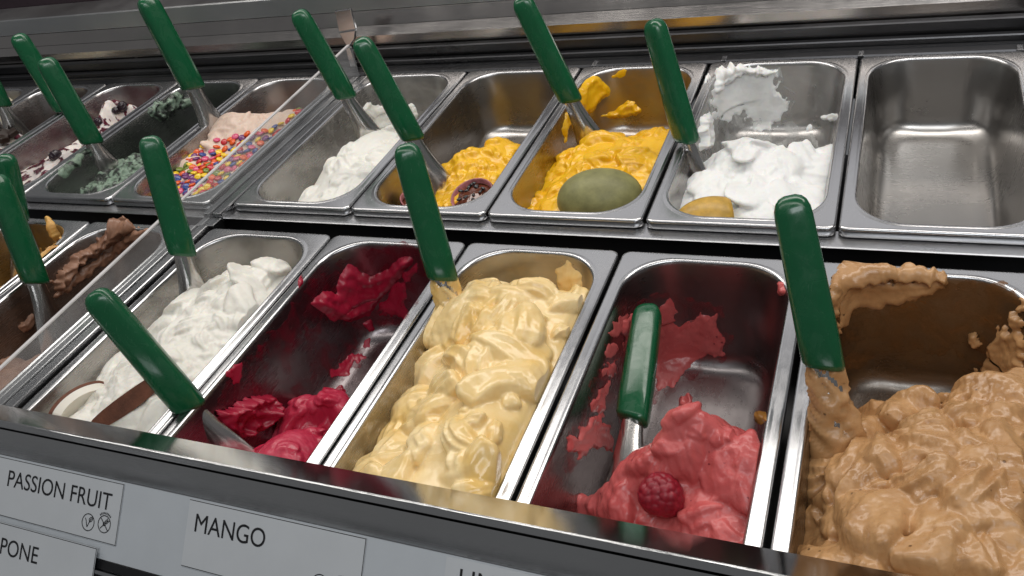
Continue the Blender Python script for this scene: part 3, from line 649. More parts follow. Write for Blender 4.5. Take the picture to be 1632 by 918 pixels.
# ---- B7 lemon
G_LEM = gelato('lemon_sorbet', srgb(230, 230, 228), srgb(240, 240, 238), 0.5, 0.35, 0.25, gscale=300)
g = gel('B7', 'white icy lemon sorbet smeared up the back wall', G_LEM)
heightfield('B7', [(1112, 275, -.022), (1150, 240, -.016), (1180, 232, -.012), (1220, 232, -.010), (1290, 240, -.016), (1325, 232, -.020), (1080, 322, -.028), (1200, 280, -.006), (1280, 280, -.012), (1150, 310, -.014), (1220, 330, -.012), (1290, 330, -.016), (1310, 290, -.02)],
    [(.5, .62, -.09), (.15, .60, -.09), (.85, .62, -.08), (.5, .02, -.03), (.1, .02, -.035), (.9, .02, -.03), (.5, 1, -.16), (.1, 1, -.16), (.9, 1, -.16)],
    0.0014, [], 0.002, 0.0007, 170, 71)
sculpt('B7', G_LEM, g, [(26, .028, .018, .007), (50, .012, .009, .004), (40, .006, .005, .003)], .0014, 2, 4, .0004, 170)
smear('B7', [[(1120, 190), (1130, 130), (1165, 104), (1245, 110), (1265, 150), (1265, 190), (1300, 215), (1310, 235), (1120, 260)]], FILM_LEM, g, .0004, 8, .05, 8, 65, name='thin_film', rim=0)
smear('B7', [[(1130, 150), (1160, 106), (1200, 108), (1240, 112), (1245, 130), (1258, 155), (1255, 180), (1235, 205), (1215, 218), (1190, 195), (1150, 200), (1135, 185)]], G_LEM, g, .0013, 10, .07, 16, 2, fold=.7, hole=.55, rim=.1)
smear('B7', [[(1140, 112), (1175, 104), (1240, 112), (1238, 122), (1180, 122), (1150, 140), (1138, 150)]], G_LEM, g, .005, 5, .08, 8, 12, fold=.7)
smear('B7', [[(1112, 215), (1120, 180), (1132, 178), (1132, 235), (1116, 240)]], G_LEM, g, .005, 5, .07, 7, 5)
smear('B7', [[(1105, 130), (1128, 118), (1135, 122), (1125, 138)]], G_LEM, g, .003, 5, .09, 5, 7, hole=.4)
smear('B7', [[(1305, 185), (1335, 180), (1335, 192), (1312, 194)], [(1285, 200), (1292, 196), (1294, 206), (1287, 210)]], G_LEM, g, .0016, 3, .09, 5, 9)

# ---- B6 yellow
G_YEL = gelato('bright_yellow_gelato', srgb(230, 172, 6), srgb(244, 192, 24), 0.30, 0.3, 0.12, coat=0.2)
g = gel('B6', 'bright yellow gelato heaped around the green mango', G_YEL)
heightfield('B6', [(892, 275, -.026), (895, 250, -.020), (930, 235, -.014), (960, 216, -.008), (990, 225, -.010), (1030, 214, -.008), (1060, 206, -.012), (842, 335, -.034), (870, 310, -.03), (960, 260, -.006), (1030, 260, -.010), (900, 310, -.022), (1040, 300, -.02)],
    [(.5, .70, -.09), (.15, .62, -.09), (.85, .72, -.06), (.5, .02, -.04), (.1, .02, -.05), (.9, .02, -.04), (.5, 1, -.16), (.1, 1, -.16), (.9, 1, -.16)],
    0.0013, [], 0.0013, 0.0004, 130, 83, warp=.007)
sculpt('B6', G_YEL, g, [(36, .020, .013, .010), (50, .012, .008, .007)], .0013, 1, 6, .0003, 130, e=.75, irr=.14, pitch=(-.2, .5), lump=.001)
smear('B6', [[(920, 150), (930, 128), (945, 120), (955, 120), (970, 138), (972, 152), (955, 165), (945, 180), (930, 185), (920, 170)]], G_YEL, g, .004, 3, .06, 10, 2)
smear('B6', [[(950, 186), (975, 178), (1000, 160), (1012, 165), (1022, 175), (1015, 185), (990, 188), (965, 186)]], G_YEL, g, .004, 3, .06, 8, 5)
smear('B6', [[(985, 112), (1002, 110), (995, 122), (975, 124)]], G_YEL, g, .0006, 5, .06, 6, 9)
smear('B6', [[(895, 205), (902, 180), (908, 185), (905, 220), (900, 228)]], G_YEL, g, .003, 3, .09, 5, 11)

# ---- B5 lumpy yellow
g = gel('B5', 'lumpy yellow gelato with soft clumps among passion fruit halves', G_YEL)
heightfield('B5', [(705, 280, -.030), (715, 258, -.024), (745, 246, -.022), (775, 240, -.020), (800, 224, -.016), (822, 238, -.018), (640, 320, -.04), (650, 295, -.04), (690, 310, -.035), (760, 280, -.018), (730, 300, -.022), (790, 262, -.018), (680, 330, -.04)],
    [(.5, .56, -.10), (.15, .55, -.11), (.88, .64, -.09), (.5, .02, -.045), (.1, .02, -.045), (.9, .02, -.045), (.5, 1, -.18), (.1, 1, -.18), (.9, 1, -.18)],
    0.0013, [], 0.0011, 0.0006, 130, 97, warp=.006)
sculpt('B5', G_YEL, g, [(50, .011, .009, .008), (70, .007, .006, .005)], .0013, 2, 9, .0003, 150)

# ---- B4 white
G_WHI = gelato('white_milk_gelato', srgb(228, 226, 218), srgb(238, 236, 228), 0.42, 0.3, 0.2)
g = gel('B4', 'plain white gelato heaped against the pan side behind the passion fruit pan', G_WHI)
heightfield('B4', [(465, 328, -.03), (500, 305, -.026), (512, 285, -.022), (520, 262, -.016), (548, 255, -.010), (570, 222, -.006), (600, 208, -.002), (560, 285, -.010), (600, 245, -.004), (620, 225, -.006), (530, 310, -.018), (630, 212, -.02)],
    [(.5, .74, -.08), (.15, .62, -.09), (.88, .76, -.06), (.5, .02, -.04), (.1, .02, -.06), (.9, .02, -.04), (.5, 1, -.16), (.1, 1, -.16), (.9, 1, -.16), (.15, .4, -.06), (.15, .2, -.05)],
    0.0013, [], 0.0014, 0.0004, 120, 101, warp=.006)
sculpt('B4', G_WHI, g, [(22, .022, .014, .008), (40, .012, .008, .006)], .0013, 2, 12, .0003, 150)
smear('B4', [[(572, 172), (590, 162), (605, 170), (640, 178), (655, 165), (668, 182), (650, 205), (625, 215), (600, 205), (585, 190)]], G_WHI, g, .003, 5, .06, 8, 3, fold=.8)

# ---- B3 candies on pink
G_BLU = gelato('blush_gelato', srgb(214, 188, 170), srgb(228, 204, 188), 0.45, 0.3, 0.2)
g = gel('B3', 'blush pink gelato under the scattered candies', G_BLU)
heightfield('B3', [(235, 308, -.030), (285, 258, -.026), (345, 222, -.020), (358, 195, .000), (395, 182, .008), (425, 186, .008), (420, 210, .004), (470, 180, .000), (320, 260, -.014), (380, 230, -.006), (360, 270, -.014), (300, 300, -.02), (440, 220, -.008)],
    [(.5, .82, -.06), (.15, .70, -.08), (.88, .86, -.05), (.5, .02, -.035), (.1, .02, -.05), (.9, .02, -.035), (.5, 1, -.14), (.1, 1, -.14), (.9, 1, -.14)],
    0.0017, [(20, .028, .018, .007), (40, .013, .009, .004)], 0.0016, 0.0004, 120, 103)
sculpt('B3', G_BLU, g, [(24, .024, .016, .007), (30, .012, .008, .004)], .0017, 2, 21, .0004, 150, sink=.75)

# ---- B2 mint
G_MINT = gelato('mint_gelato', (0.012, 0.016, 0.013), srgb(128, 148, 130), 0.45, 0.1, 0.35, cscale=58, lo=.44, hi=.56)
g = gel('B2', 'crumbly grey green mint gelato with dark chocolate shards', G_MINT)
heightfield('B2', [(85, 300, -.05), (115, 285, -.045), (130, 262, -.04), (150, 248, -.036), (185, 240, -.034), (215, 230, -.034), (225, 250, -.036), (150, 285, -.035), (190, 270, -.032), (110, 305, -.04)],
    [(.5, .60, -.10), (.15, .55, -.10), (.88, .62, -.09), (.5, .02, -.045), (.1, .02, -.055), (.9, .02, -.045), (.5, 1, -.18), (.1, 1, -.18), (.9, 1, -.18)],
    0.0017, [], 0.0007, 0.0010, 130, 107, warp=.008)
sculpt('B2', G_MINT, g, [(70, .012, .008, .004), (160, .007, .005, .003)], .0014, 0, 14, .0006, 170, e=.5, irr=.2, pitch=(-.7, .7), sink=.1)
smear('B2', [[(235, 172), (255, 160), (275, 150), (305, 152), (310, 165), (285, 178), (262, 192), (240, 185)]], G_MINT, g, .006, 7, .07, 8, 3, q=1.3)
smear('B2', [[(90, 270), (120, 245), (150, 225), (155, 240), (120, 270), (95, 285)]], G_MINT, g, .002, 8, .07, 8, 5, q=1.3)

# ---- B1 berry ripple
G_RIP = gelato('ripple_white_gelato', srgb(222, 212, 206), srgb(234, 226, 220), 0.42, 0.3, 0.2)
G_SAUCE = gelato('berry_sauce', (0.05, 0.004, 0.012), (0.16, 0.012, 0.035), 0.2, 0.1, 0.1, coat=.4)
g = gel('B1', 'white gelato rippled with dark purple berry sauce', G_RIP)
heightfield('B1', [(35, 270, -.03), (45, 235, -.03), (75, 215, -.026), (110, 200, -.022), (155, 190, -.014), (180, 175, -.010), (205, 172, -.014), (100, 240, -.010), (150, 215, -.008), (60, 280, -.022)],
    [(.5, .80, -.08), (.15, .70, -.09), (.88, .84, -.06), (.5, .02, -.035), (.1, .02, -.04), (.9, .02, -.035), (.5, 1, -.16), (.1, 1, -.16), (.9, 1, -.16), (.85, .3, -.008), (.85, .5, -.008), (.8, .68, -.010), (.5, .4, -.01), (.5, .6, -.014)],
    0.0017, [(30, .020, .012, .010), (60, .010, .007, .006)], 0.0013, 0.0004, 120, 109, spread=40, ang=30)
hf_mesh('mound', 'B1', G_RIP, g)
X, Y, Z = HF['B1']
rp = fbm(X * 38 + 3 + 0.5 * fbm(X * 60, Y * 60, 2), Y * 55, 3)
hf_mesh('berry_sauce', 'B1', G_SAUCE, g, mask=(rp > 0.02), lift=0.0009)

# ---- B0, BA
g = gel('B0', 'cream gelato under chunks of dark chocolate', G_RIP)
heightfield('B0', [(5, 225, -.02), (30, 212, -.02), (0, 240, -.02)], [(.9, .60, -.09), (.5, .62, -.08), (.15, .62, -.08), (.5, .02, -.04), (.1, .02, -.04), (.9, .02, -.04), (.5, 1, -.17), (.1, 1, -.17), (.9, 1, -.17), (.9, .5, -.04)],
    0.0022, [(30, .016, .010, .008)], 0.0012, 0.0004, 120, 113)
hf_mesh('mound', 'B0', G_RIP, g)
X, Y, Z = HF['B0']; rp = fbm(X * 50 + 8, Y * 50, 3)
hf_mesh('chocolate_sauce', 'B0', G_SAUCE, g, mask=(rp > 0.0), lift=0.0009)
g = gel('BA', 'pale cream gelato in the pan beside the chocolate chunk pan', G_RIP)
heightfield('BA', [(10, 165, -.01), (25, 155, -.02)], [(.5, .85, -.03), (.9, .9, -.03), (.15, .8, -.03), (.5, .02, -.04), (.1, .02, -.04), (.9, .02, -.04), (.5, 1, -.12), (.1, 1, -.12), (.9, 1, -.12)],
    0.0025, [(30, .018, .012, .008)], 0.0012, 0.0004, 120, 127)
hf_mesh('mound', 'BA', gelato('pale_cream_gelato', srgb(214, 206, 178), srgb(224, 216, 190), 0.45), g)

# ------------------------------------------------------------------ spatulas
def sweep(sections):
    """sections: list of rings (each n x 3); closed with caps"""
    n = len(sections[0]); V = np.concatenate(sections); F = grid_faces(n, len(sections), True).tolist()
    F += [list(range(n))[::-1], list(range(n * (len(sections) - 1), n * len(sections)))]
    return V, F
def spatula(key, e_px, hb_px, t_px, ez, label, push=0.0, roll=0.0, scale=1.0, solve=None, coat=None):
    p = PANS[key]
    E_ = at_z(*e_px, ez)
    d = ray(*t_px)
    if solve is None:
        T_ = CAM + d * (((E_ - CAM) @ d) + push)
    else:
        oc = CAM - E_; b = oc @ d; c = oc @ oc - solve * solve; D = math.sqrt(max(0, b * b - c)); T_ = CAM + d * (-b + D * (1 if push > 0 else -1))
    ax = T_ - E_; Ltot = np.linalg.norm(ax); ax /= Ltot
    # handle bottom: closest point on the axis to the pixel's ray
    d2 = ray(*hb_px); w0 = E_ - CAM; b = ax @ d2; t = (b * (d2 @ w0) - (ax @ w0)) / (1 - b * b); HB = E_ + ax * t
    HL = Ltot - t
    view = (E_ + T_) / 2 - CAM; view /= np.linalg.norm(view)
    wd = np.cross(ax, view); wd /= np.linalg.norm(wd); th = np.cross(wd, ax)
    cr, sr = math.cos(roll), math.sin(roll); wd, th = wd * cr + th * sr, th * cr - wd * sr
    # blade runs on below the surface but stops above the pan floor
    zfl = zrow(p.row, E_[1]) - p.depth + 0.007
    reach = 0.125 * scale; 
    if ax[2] > 0.05: reach = min(reach, (HB[2] - zfl) / ax[2])
    ROOT = HB - ax * reach
    o = empty('gelato_spatula', tuple(ROOT), label, 'spatula', 'green handled gelato spatulas')
    # handle
    W0, T0 = 0.0138 * scale, 0.0108 * scale
    secs = []
    prof = [(-0.004, 0.80), (-0.003, 0.93), (0.0, 1.0), (0.02, 1.02), (HL * 0.35, 1.0), (HL * 0.7, 0.96), (HL - 0.016, 0.93), (HL - 0.010, 0.89), (HL - 0.005, 0.76), (HL - 0.002, 0.56), (HL - 0.0004, 0.28)]
    nb = 24
    for s, k in prof:
        ring = []
        for q in range(nb):
            a = 2 * math.pi * q / nb; ca, sa = math.cos(a), math.sin(a)
            m = (abs(ca)**3.2 + abs(sa)**3.2)**(-1 / 3.2)
            ring.append(HB + ax * (s + (0.004 * ca if s < 0.001 else 0)) + wd * (ca * m * W0 * k) + th * (sa * m * T0 * k))
        secs.append(np.array(ring))
    V, F = sweep(secs); h = mk('handle', V, F, M_GREEN, o)
    # blade: neck flattening into a dished spade
    secs = []; nb = 20
    for k in range(15):
        u = k / 14; s = 0.004 - u * (reach + 0.004)
        w = (0.0092 + 0.0125 * (0.5 - 0.5 * math.cos(math.pi * min(1, u * 1.25)))) * scale
        if u > 0.85: w *= math.sqrt(max(0.05, 1 - ((u - 0.85) / 0.16)**2))
        tk = (0.0046 * (1 - u)**2 + 0.0010) * scale; dish = 0.0055 * scale * math.sin(math.pi * min(1, u * 1.1))
        ring = []
        for q in range(nb):
            a = 2 * math.pi * q / nb; ca, sa = math.cos(a), math.sin(a)
            ring.append(HB + ax * s + wd * (ca * w) + th * (sa * tk + dish * (ca * ca - 0.5)))
        secs.append(np.array(ring))
    V, F = sweep(secs); mk('blade', V, F, M_BLADE, o)
    if coat:
        S2 = []; nq = 40
        for k in range(40):
            u = 0.02 + 0.75 * k / 39; s = 0.004 - u * (reach + 0.004)
            w = (0.0092 + 0.0125 * (0.5 - 0.5 * math.cos(math.pi * min(1, u * 1.25)))) * scale + .0012
            tk = (0.0046 * (1 - u)**2 + 0.0010) * scale + .0012; dish = 0.0055 * scale * math.sin(math.pi * min(1, u * 1.1))
            a = 2 * np.pi * np.arange(nq) / nq; ca, sa = np.cos(a), np.sin(a)
            th_ = np.clip(fbm(ca * 1.6 + 7 + u * 9, sa * 1.6 + u * 11, 3) * 2.2 + .1 + u * .9, -.9, 1.3) * .0022
            S2.append(HB + ax * s + np.outer(ca * (w + th_), wd) + np.outer(sa * (tk + th_) + dish * (ca * ca - 0.5), th))
        V, F = sweep(S2); mk('gelato_coating', V, F, coat, o)
    return o
spatula('F6', (1333, 685), (1310, 578), (1258, 310), -.005, 'green handled spatula standing in the caramel gelato', coat=G_CAR)
spatula('F5', (998, 738), (1010, 665), (1034, 487), -.055, 'green handled spatula lying low inside the nearly empty pink sorbet pan', push=1, solve=.158, roll=.35)
spatula('F4', (718, 487), (709, 438), (645, 228), .004, 'green handled spatula stuck in the pale mango gelato', coat=G_MAN)
spatula('F3', (338, 690), (293, 650), (147, 464), -.03, 'green handled spatula leaning out of the dark red sorbet pan', roll=.3)
spatula('F2', (308, 463), (296, 400), (237, 216), -.008, 'green handled spatula standing in the white coconut gelato')
spatula('F1', (78, 505), (55, 447), (-8, 278), -.035, 'green handled spatula in the chocolate gelato pan', roll=-.3)
spatula('F0', (42, 420), (20, 345), (8, 245), -.045, 'green handled spatula in the golden crumb pan', push=-.03)
spatula('B7', (1108, 272), (1093, 219), (1040, 30), -.02, 'green handled spatula standing in the white lemon sorbet', roll=.9)
spatula('B6', (935, 212), (908, 157), (828, -6), -.012, 'green handled spatula in the bright yellow gelato with the mango', roll=.2)
spatula('B5', (698, 295), (662, 215), (572, 60), -.025, 'green handled spatula in the lumpy passion fruit gelato')
spatula('B4', (585, 212), (546, 154), (473, 16), -.006, 'green handled spatula in the plain white gelato beside the acrylic divider', roll=.25)
spatula('B3', (350, 218), (313, 135), (230, -6), -.018, 'green handled spatula in the candy topped gelato', scale=1.2, roll=-.3)
spatula('B2', (172, 270), (145, 225), (70, 92), -.03, 'green handled spatula in the mint gelato', scale=1.15)
spatula('B1', (118, 200), (92, 178), (26, 54), -.022, 'green handled spatula in the berry ripple gelato', scale=1.15)
spatula('B0', (25, 210), (-10, 170), (-70, 30), -.02, 'green handled spatula in the chocolate chunk gelato', scale=1.15)

# ------------------------------------------------------------------ acrylic divider
dv = empty('acrylic_divider', (-0.358, 0.02, 0.0), 'clear acrylic divider panel standing between pans in a steel channel', 'divider')
def xplane(x, y): return x
gx = -0.360; t2 = 0.002
prof = [(-0.343, -0.004), (0.400, -0.004), (0.405, 0.050), (0.400, 0.053), (-0.343, 0.030)]
V = [(gx - t2, y, z) for y, z in prof] + [(gx + t2, y, z) for y, z in prof]; n = len(prof)
F = [list(range(n))[::-1], list(range(n, 2 * n))] + [[i, (i + 1) % n, (i + 1) % n + n, i + n] for i in range(n)]
mk('pane', V, F, M_GLASS, dv, smooth=False)
V = [(gx - t2, -0.343, .0302), (gx + t2, -0.343, .0302), (gx + t2, .400, .0532), (gx - t2, .400, .0532), (gx - t2, -0.343, .0318), (gx + t2, -0.343, .0318), (gx + t2, .400, .0548), (gx - t2, .400, .0548)]
mk('polished_edge', V, [(0,3,2,1),(4,5,6,7),(0,1,5,4),(1,2,6,5),(2,3,7,6),(3,0,4,7)], plain('acrylic_edge', (0.62, 0.60, 0.60), 0.25, var=.1, coat=.4), dv, smooth=False)
for (ya, yb) in ((-0.342, 0.0), (0.024, 0.403)):
    box('base_channel', (-0.3722, ya, -0.010), (-0.3625, yb, 0.0025), M_RIM, dv, 0.001)
    box('base_channel', (-0.3575, ya, -0.010), (-0.3445, yb, 0.0035), M_RIM, dv, 0.0015)
box('end_clip', (-0.372, 0.006, -0.016), (-0.3625, 0.0235, -0.002), M_RIM, dv, 0.001)
box('end_clip', (-0.3575, 0.006, -0.016), (-0.3445, 0.0235, -0.002), M_RIM, dv, 0.001)
# bracket at the rear
A0 = at_y(565, 15, .43); 
br = empty('divider_bracket', (A0[0], .43, 0), 'bright steel bracket holding the acrylic divider at the rear', 'bracket')
def yplate(name, pts, y, t, mat, parent):
    P = [at_y(px, py, y) for px, py in pts]; n = len(P)
    V = [(q[0], y - t, q[2]) for q in P] + [(q[0], y + t, q[2]) for q in P]
    F = [list(range(n)), list(range(n, 2 * n))[::-1]] + [[i, i + n, (i + 1) % n + n, (i + 1) % n] for i in range(n)]
    o = mk(name, V, F, mat, parent, smooth=False); b = o.modifiers.new('bevel', 'BEVEL'); b.width = .0012; b.segments = 2
    return o
yplate('upper_plate', [(534, 17), (560, 13), (568, 46), (541, 50)], .428, .0025, M_RIM, br)
yplate('lower_plate', [(541, 51), (568, 47), (566, 62), (556, 75), (553, 72)], .427, .0025, M_RIM, br)
yplate('leg', [(551, 76), (559, 74), (576, 128), (566, 134)], .424, .002, M_RIM, br)

# ------------------------------------------------------------------ fruit and garnish
def uvsphere(n, m, fn):
    V = []; 
    for j in range(m + 1):
        for i in range(n):
            a = 2 * math.pi * i / n; b = math.pi * j / m
            V.append(fn(math.sin(b) * math.cos(a), math.sin(b) * math.sin(a), math.cos(b)))
    return np.array(V), grid_faces(n, m + 1, True).tolist()
def place(name, V, F, mat, origin, rot=(0, 0, 0), parent=None, smooth=True):
    me = bpy.data.meshes.new(name); me.from_pydata(np.asarray(V).tolist(), [], F); me.update()
    if smooth: me.polygons.foreach_set('use_smooth', [True] * len(me.polygons))
    me.materials.append(mat); o = bpy.data.objects.new(name, me); COL.objects.link(o)
    if parent: o.parent = parent
    o.location = origin; o.rotation_euler = rot; return o
# whole mango
M_MANGO = plain('mango_skin', srgb(128, 126, 80), 0.5, var=0.28, scale=60, grain=0.2)
c = at_z(955, 318, -.018)
V, F = uvsphere(40, 24, lambda x, y, z: (x * 0.047 * (1 + 0.06 * y), y * 0.036, z * 0.032 * (1 - 0.05 * x)))
mg = place('mango', V, F, M_MANGO, tuple(c), (math.radians(12), math.radians(-4), math.radians(8)))
tag(mg, 'whole dull green mango resting in the bright yellow gelato', 'mango')
V, F = lathe([(0.0, .003), (.0022, .0026), (.0026, 0), (.0018, -.004)], 10)
place('stem_stub', V, F, plain('stem_brown', (0.05, 0.03, 0.015), 0.7), (0.046, 0, .002), (0, math.radians(90), 0), mg)
# lemon wedge
M_PEEL = plain('lemon_flesh_ochre', srgb(190, 150, 62), 0.35, var=0.2, scale=120, grain=0.2, sss=.2)
M_PITH = plain('lemon_pith', srgb(226, 216, 182), 0.5, var=0.06)
c = at_z(1130, 334, -.010)
lw = empty('lemon_wedge', tuple(c), 'ochre lemon wedge lying in the white sorbet', 'lemon wedge')
def wedge(a0, a1, r0, r1, L, n=14, m=16):
    V = []; F = []
    for j in range(m + 1):
        s = -1 + 1.6 * j / m; k = math.sqrt(max(0.02, 1 - s * s * 0.92))
        for i in range(n + 1):
            a = a0 + (a1 - a0) * i / n; V.append((s * L, r1 * k * math.cos(a), r1 * k * math.sin(a)))
        V.append((s * L, r0 * k * math.cos((a0 + a1) / 2), r0 * k * math.sin((a0 + a1) / 2)))
    F = grid_faces(n + 2, m + 1, True).tolist(); q = n + 2; F += [list(range(q))[::-1], list(range(q * m, q * (m + 1)))]
    return np.array(V), F
V, F = wedge(math.radians(55), math.radians(125), 0.002, .0260, .034)
f = place('flesh', V, F, M_PITH, (0, 0.0, -.016), (math.radians(24), 0, math.radians(18)), lw)
f.data.polygons.foreach_set('use_smooth', [False] * len(f.data.polygons))
V, F = wedge(math.radians(54), math.radians(126), 0.0262, .0285, .0365)
place('peel', V, F, M_PEEL, (0, 0.0, -.016), (math.radians(24), 0, math.radians(18)), lw)
# passion fruit halves
M_PSKIN = plain('passion_skin', srgb(72, 28, 40), 0.4, var=0.35, scale=60, grain=0.4)
M_PPITH = plain('passion_pith', srgb(168, 104, 106), 0.5, var=0.45, scale=160)
M_PULP = plain('passion_pulp', srgb(96, 46, 26), 0.12, var=0.5, scale=160, coat=.5, sss=.3)
M_SEED = plain('passion_seed', (0.012, 0.009, 0.010), 0.18, coat=.5)
def passion(px, py, z, tilt, r, label):
    c = at_z(px, py, z); o = empty('passion_fruit_half', tuple(c), label, 'passion fruit', 'passion fruit halves')
    o.rotation_euler = tilt; rng = random.Random(int(px))
    prof = [(0.001, -r * .95)] + [(r * math.sin(t), -r * .95 * math.cos(t)) for t in np.radians([15, 30, 45, 60, 75, 88])]
    V, F = lathe(prof, 28); V *= (1 + 0.04 * np.array([math.sin(7 * x / r + 5 * y / r) for x, y, _ in V]))[:, None]
    place('skin', V, F, M_PSKIN, (0, 0, 0), (0, 0, 0), o)
    V, F = lathe([(r * 1.0, -.001), (r * 1.01, .0006), (r * .97, .0014), (r * .93, .0002), (r * .88, -.005)], 28); place('pith_ring', V, F, M_PPITH, (0, 0, 0), (0, 0, 0), o)
    V, F = lathe([(r * .90, -.006), (r * .7, -.0022), (r * .4, .0004), (.0006, .0012)], 24)
    V[:, 2] += 0.0016 * fbm(V[:, 0] * 300, V[:, 1] * 300, 2); place('pulp', V, F, M_PULP, (0, 0, 0), (0, 0, 0), o)
    Vs, Fs = uvsphere(10, 6, lambda x, y, z: (x * .0034, y * .0022, z * .0016))
    s0 = None
    for k in range(16):
        a = rng.uniform(0, 6.28); rr = r * .72 * math.sqrt(rng.random())
        loc = (rr * math.cos(a), rr * math.sin(a), .0009)
        if s0 is None: s0 = place('seed', Vs, Fs, M_SEED, loc, (0, 0, a), o)
        else:
            s = s0.copy(); COL.objects.link(s); s.parent = o; s.location = loc; s.rotation_euler = (rng.uniform(-.4, .4), rng.uniform(-.4, .4), rng.uniform(0, 3))
passion(752, 310, -.020, (math.radians(12), math.radians(-8), math.radians(25)), .026, 'dark passion fruit half lying open against the yellow lumps')
passion(672, 318, -.028, (math.radians(14), math.radians(10), math.radians(70)), .026, 'passion fruit half tucked behind a green spatula handle')
# raspberry
M_RASP = plain('raspberry_red', srgb(140, 22, 40), 0.42, var=0.25, scale=140, sss=.3)
c = on_surface('F5', 1056, 800) + np.array([0, -.002, .008])
pts = []
for k in range(95):
    t = (k + .5) / 95; b = math.acos(1 - 2 * t); a = math.pi * (1 + 5**.5) * k; pts.append((math.sin(b) * math.cos(a), math.sin(b) * math.sin(a), math.cos(b)))
pts = np.array(pts)
def rasp(x, y, z):
    dmax = (pts @ np.array([x, y, z])).max(); ang = math.acos(min(1, dmax)); hgt = math.sqrt(max(0, 1 - (ang / .21)**2)) if ang < .21 else 0
    r = (1 + .075 * hgt) * (1 + .05 * math.sin(3 * x + 2 * y) + .03 * math.sin(5 * z + 2 * x)); w = .0155 * (1 + .16 * z)
    return (x * w * r, y * w * .92 * r, z * .0190 * r)
V, F = uvsphere(84, 60, rasp)
rb = place('raspberry', V, F, M_RASP, tuple(c), (math.radians(18), math.radians(8), 0)); tag(rb, 'dark red raspberry pressed into the pink sorbet', 'raspberry')
# coconut slices
M_FLESH = plain('coconut_flesh', srgb(226, 220, 208), 0.45, var=0.05, scale=50, sss=.2)
M_HUSK = plain('coconut_husk', srgb(104, 62, 44), 0.75, var=0.35, scale=90, grain=0.5)
def cocoslice(loc, rot, R, arc, wd, th, label):
    o = empty('coconut_slice', tuple(loc), label, 'coconut slice', 'coconut slices'); o.rotation_euler = rot
    def seg(r0, r1, name, mat):
        S = []
        for k in range(17):
            a = -arc / 2 + arc * k / 16; w = wd * (0.35 + .65 * math.sqrt(max(0, 1 - (2 * k / 16 - 1)**2)))
            ca, sa = math.cos(a), math.sin(a)
            S.append(np.array([(r * sa, z, r * ca - R) for r, z in ((r0, -w), (r1, -w), (r1, w), (r0, w))]))
        V, F = sweep(S); place(name, V, F, mat, (0, 0, 0), (0, 0, 0), o, smooth=False)
    seg(R - th, R, 'flesh', M_FLESH); seg(R + .0002, R + .0034, 'husk', M_HUSK)
cocoslice(at_z(205, 640, .006), (math.radians(62), math.radians(-6), math.radians(62)), .070, 1.05, .008, .010, 'coconut slice with its brown husk edge showing')
cocoslice(at_z(118, 635, -.006), (math.radians(-64), math.radians(8), math.radians(78)), .060, .95, .010, .008, 'pale coconut slice with thin dark rim at the pan wall')
# candies
candy_cols = {'red': srgb(190, 28, 40), 'orange': srgb(226, 92, 26), 'yellow': srgb(236, 196, 30), 'blue': srgb(52, 72, 140), 'purple': srgb(112, 50, 110), 'pink': srgb(214, 84, 122), 'green': srgb(110, 128, 40)}
V, F = lathe([(.0003, .0022), (.0028, .0020), (.0046, .0013), (.0054, .0004), (.0054, -.0004), (.0046, -.0013), (.0028, -.0020), (.0003, -.0022)], 18)
cm = {}
for k, col in candy_cols.items():
    me = bpy.data.meshes.new('candy'); me.from_pydata(V.tolist(), [], F); me.polygons.foreach_set('use_smooth', [True] * len(me.polygons)); me.materials.append(plain('candy_' + k, col, 0.3, coat=.2, var=.05)); cm[k] = me
poly = [(240, 312), (268, 275), (300, 250), (340, 224), (400, 212), (440, 200), (478, 172), (492, 178), (470, 215), (420, 262), (370, 300), (330, 316)]
rng = np.random.RandomState(5); spots = []; tries = 0; p3 = PANS['B3']
while len(spots) < 280 and tries < 30000:
    tries += 1
    x = rng.uniform(p3.cx - p3.a, p3.cx + p3.a); y = rng.uniform(p3.y0, p3.y1); z = surface_z('B3', x, y)
    q = project(np.array([x, y, z]))
    if poly_dist(q[None], poly)[0] < 2 or sdf(np.array([x]), np.array([y]), p3, .0165)[0] > -.004: continue
    if any((x - a)**2 + (y - b)**2 < .0078**2 for a, b, _ in spots): continue
    spots.append((x, y, z))
names = list(candy_cols); wts = np.array([.2, .24, .18, .12, .08, .12, .06])
for x, y, z in spots:
    k = names[rng.choice(7, p=wts)]
    o = bpy.data.objects.new('candy', cm[k]); COL.objects.link(o); o.location = (x, y, z + .0024); o.rotation_euler = (rng.uniform(-.45, .45), rng.uniform(-.45, .45), 0)
    tag(o, f'small {k} sugar coated candy on the blush gelato', 'candy', f'{k} candies on the gelato')
# blackberries on the ripple gelato
M_BB = plain('blackberry_black', (0.016, 0.005, 0.012), 0.22, var=.3, coat=.3)
pts12 = pts[::2]
def bbf(x, y, z):
    dmax = (pts12 @ np.array([x, y, z])).max(); ang = math.acos(min(1, dmax)); hgt = math.sqrt(max(0, 1 - (ang / .3)**2)) if ang < .3 else 0
    return (x * .0085 * (1 + .16 * hgt), y * .0085 * (1 + .16 * hgt), z * .0095 * (1 + .16 * hgt))
V, F = uvsphere(36, 24, bbf); b0 = None
for px, py in ((52, 243), (66, 232), (88, 214), (128, 208), (138, 218), (100, 232), (158, 196), (196, 172), (72, 206), (60, 222), (80, 226), (112, 216), (90, 250), (186, 178), (44, 262)):
    P = on_surface('B1', px, py) + np.array([0, 0, .002])
    if b0 is None: b0 = place('blackberry', V, F, M_BB, tuple(P)); o = b0
    else: o = b0.copy(); COL.objects.link(o); o.location = tuple(P); o.rotation_euler = (random.random() * 3, random.random() * 3, random.random() * 3); s = random.uniform(.65, 1.0); o.scale = (s, s, s)
    tag(o, 'small black berry sunk in the berry ripple gelato', 'berry', 'berries in the ripple gelato')
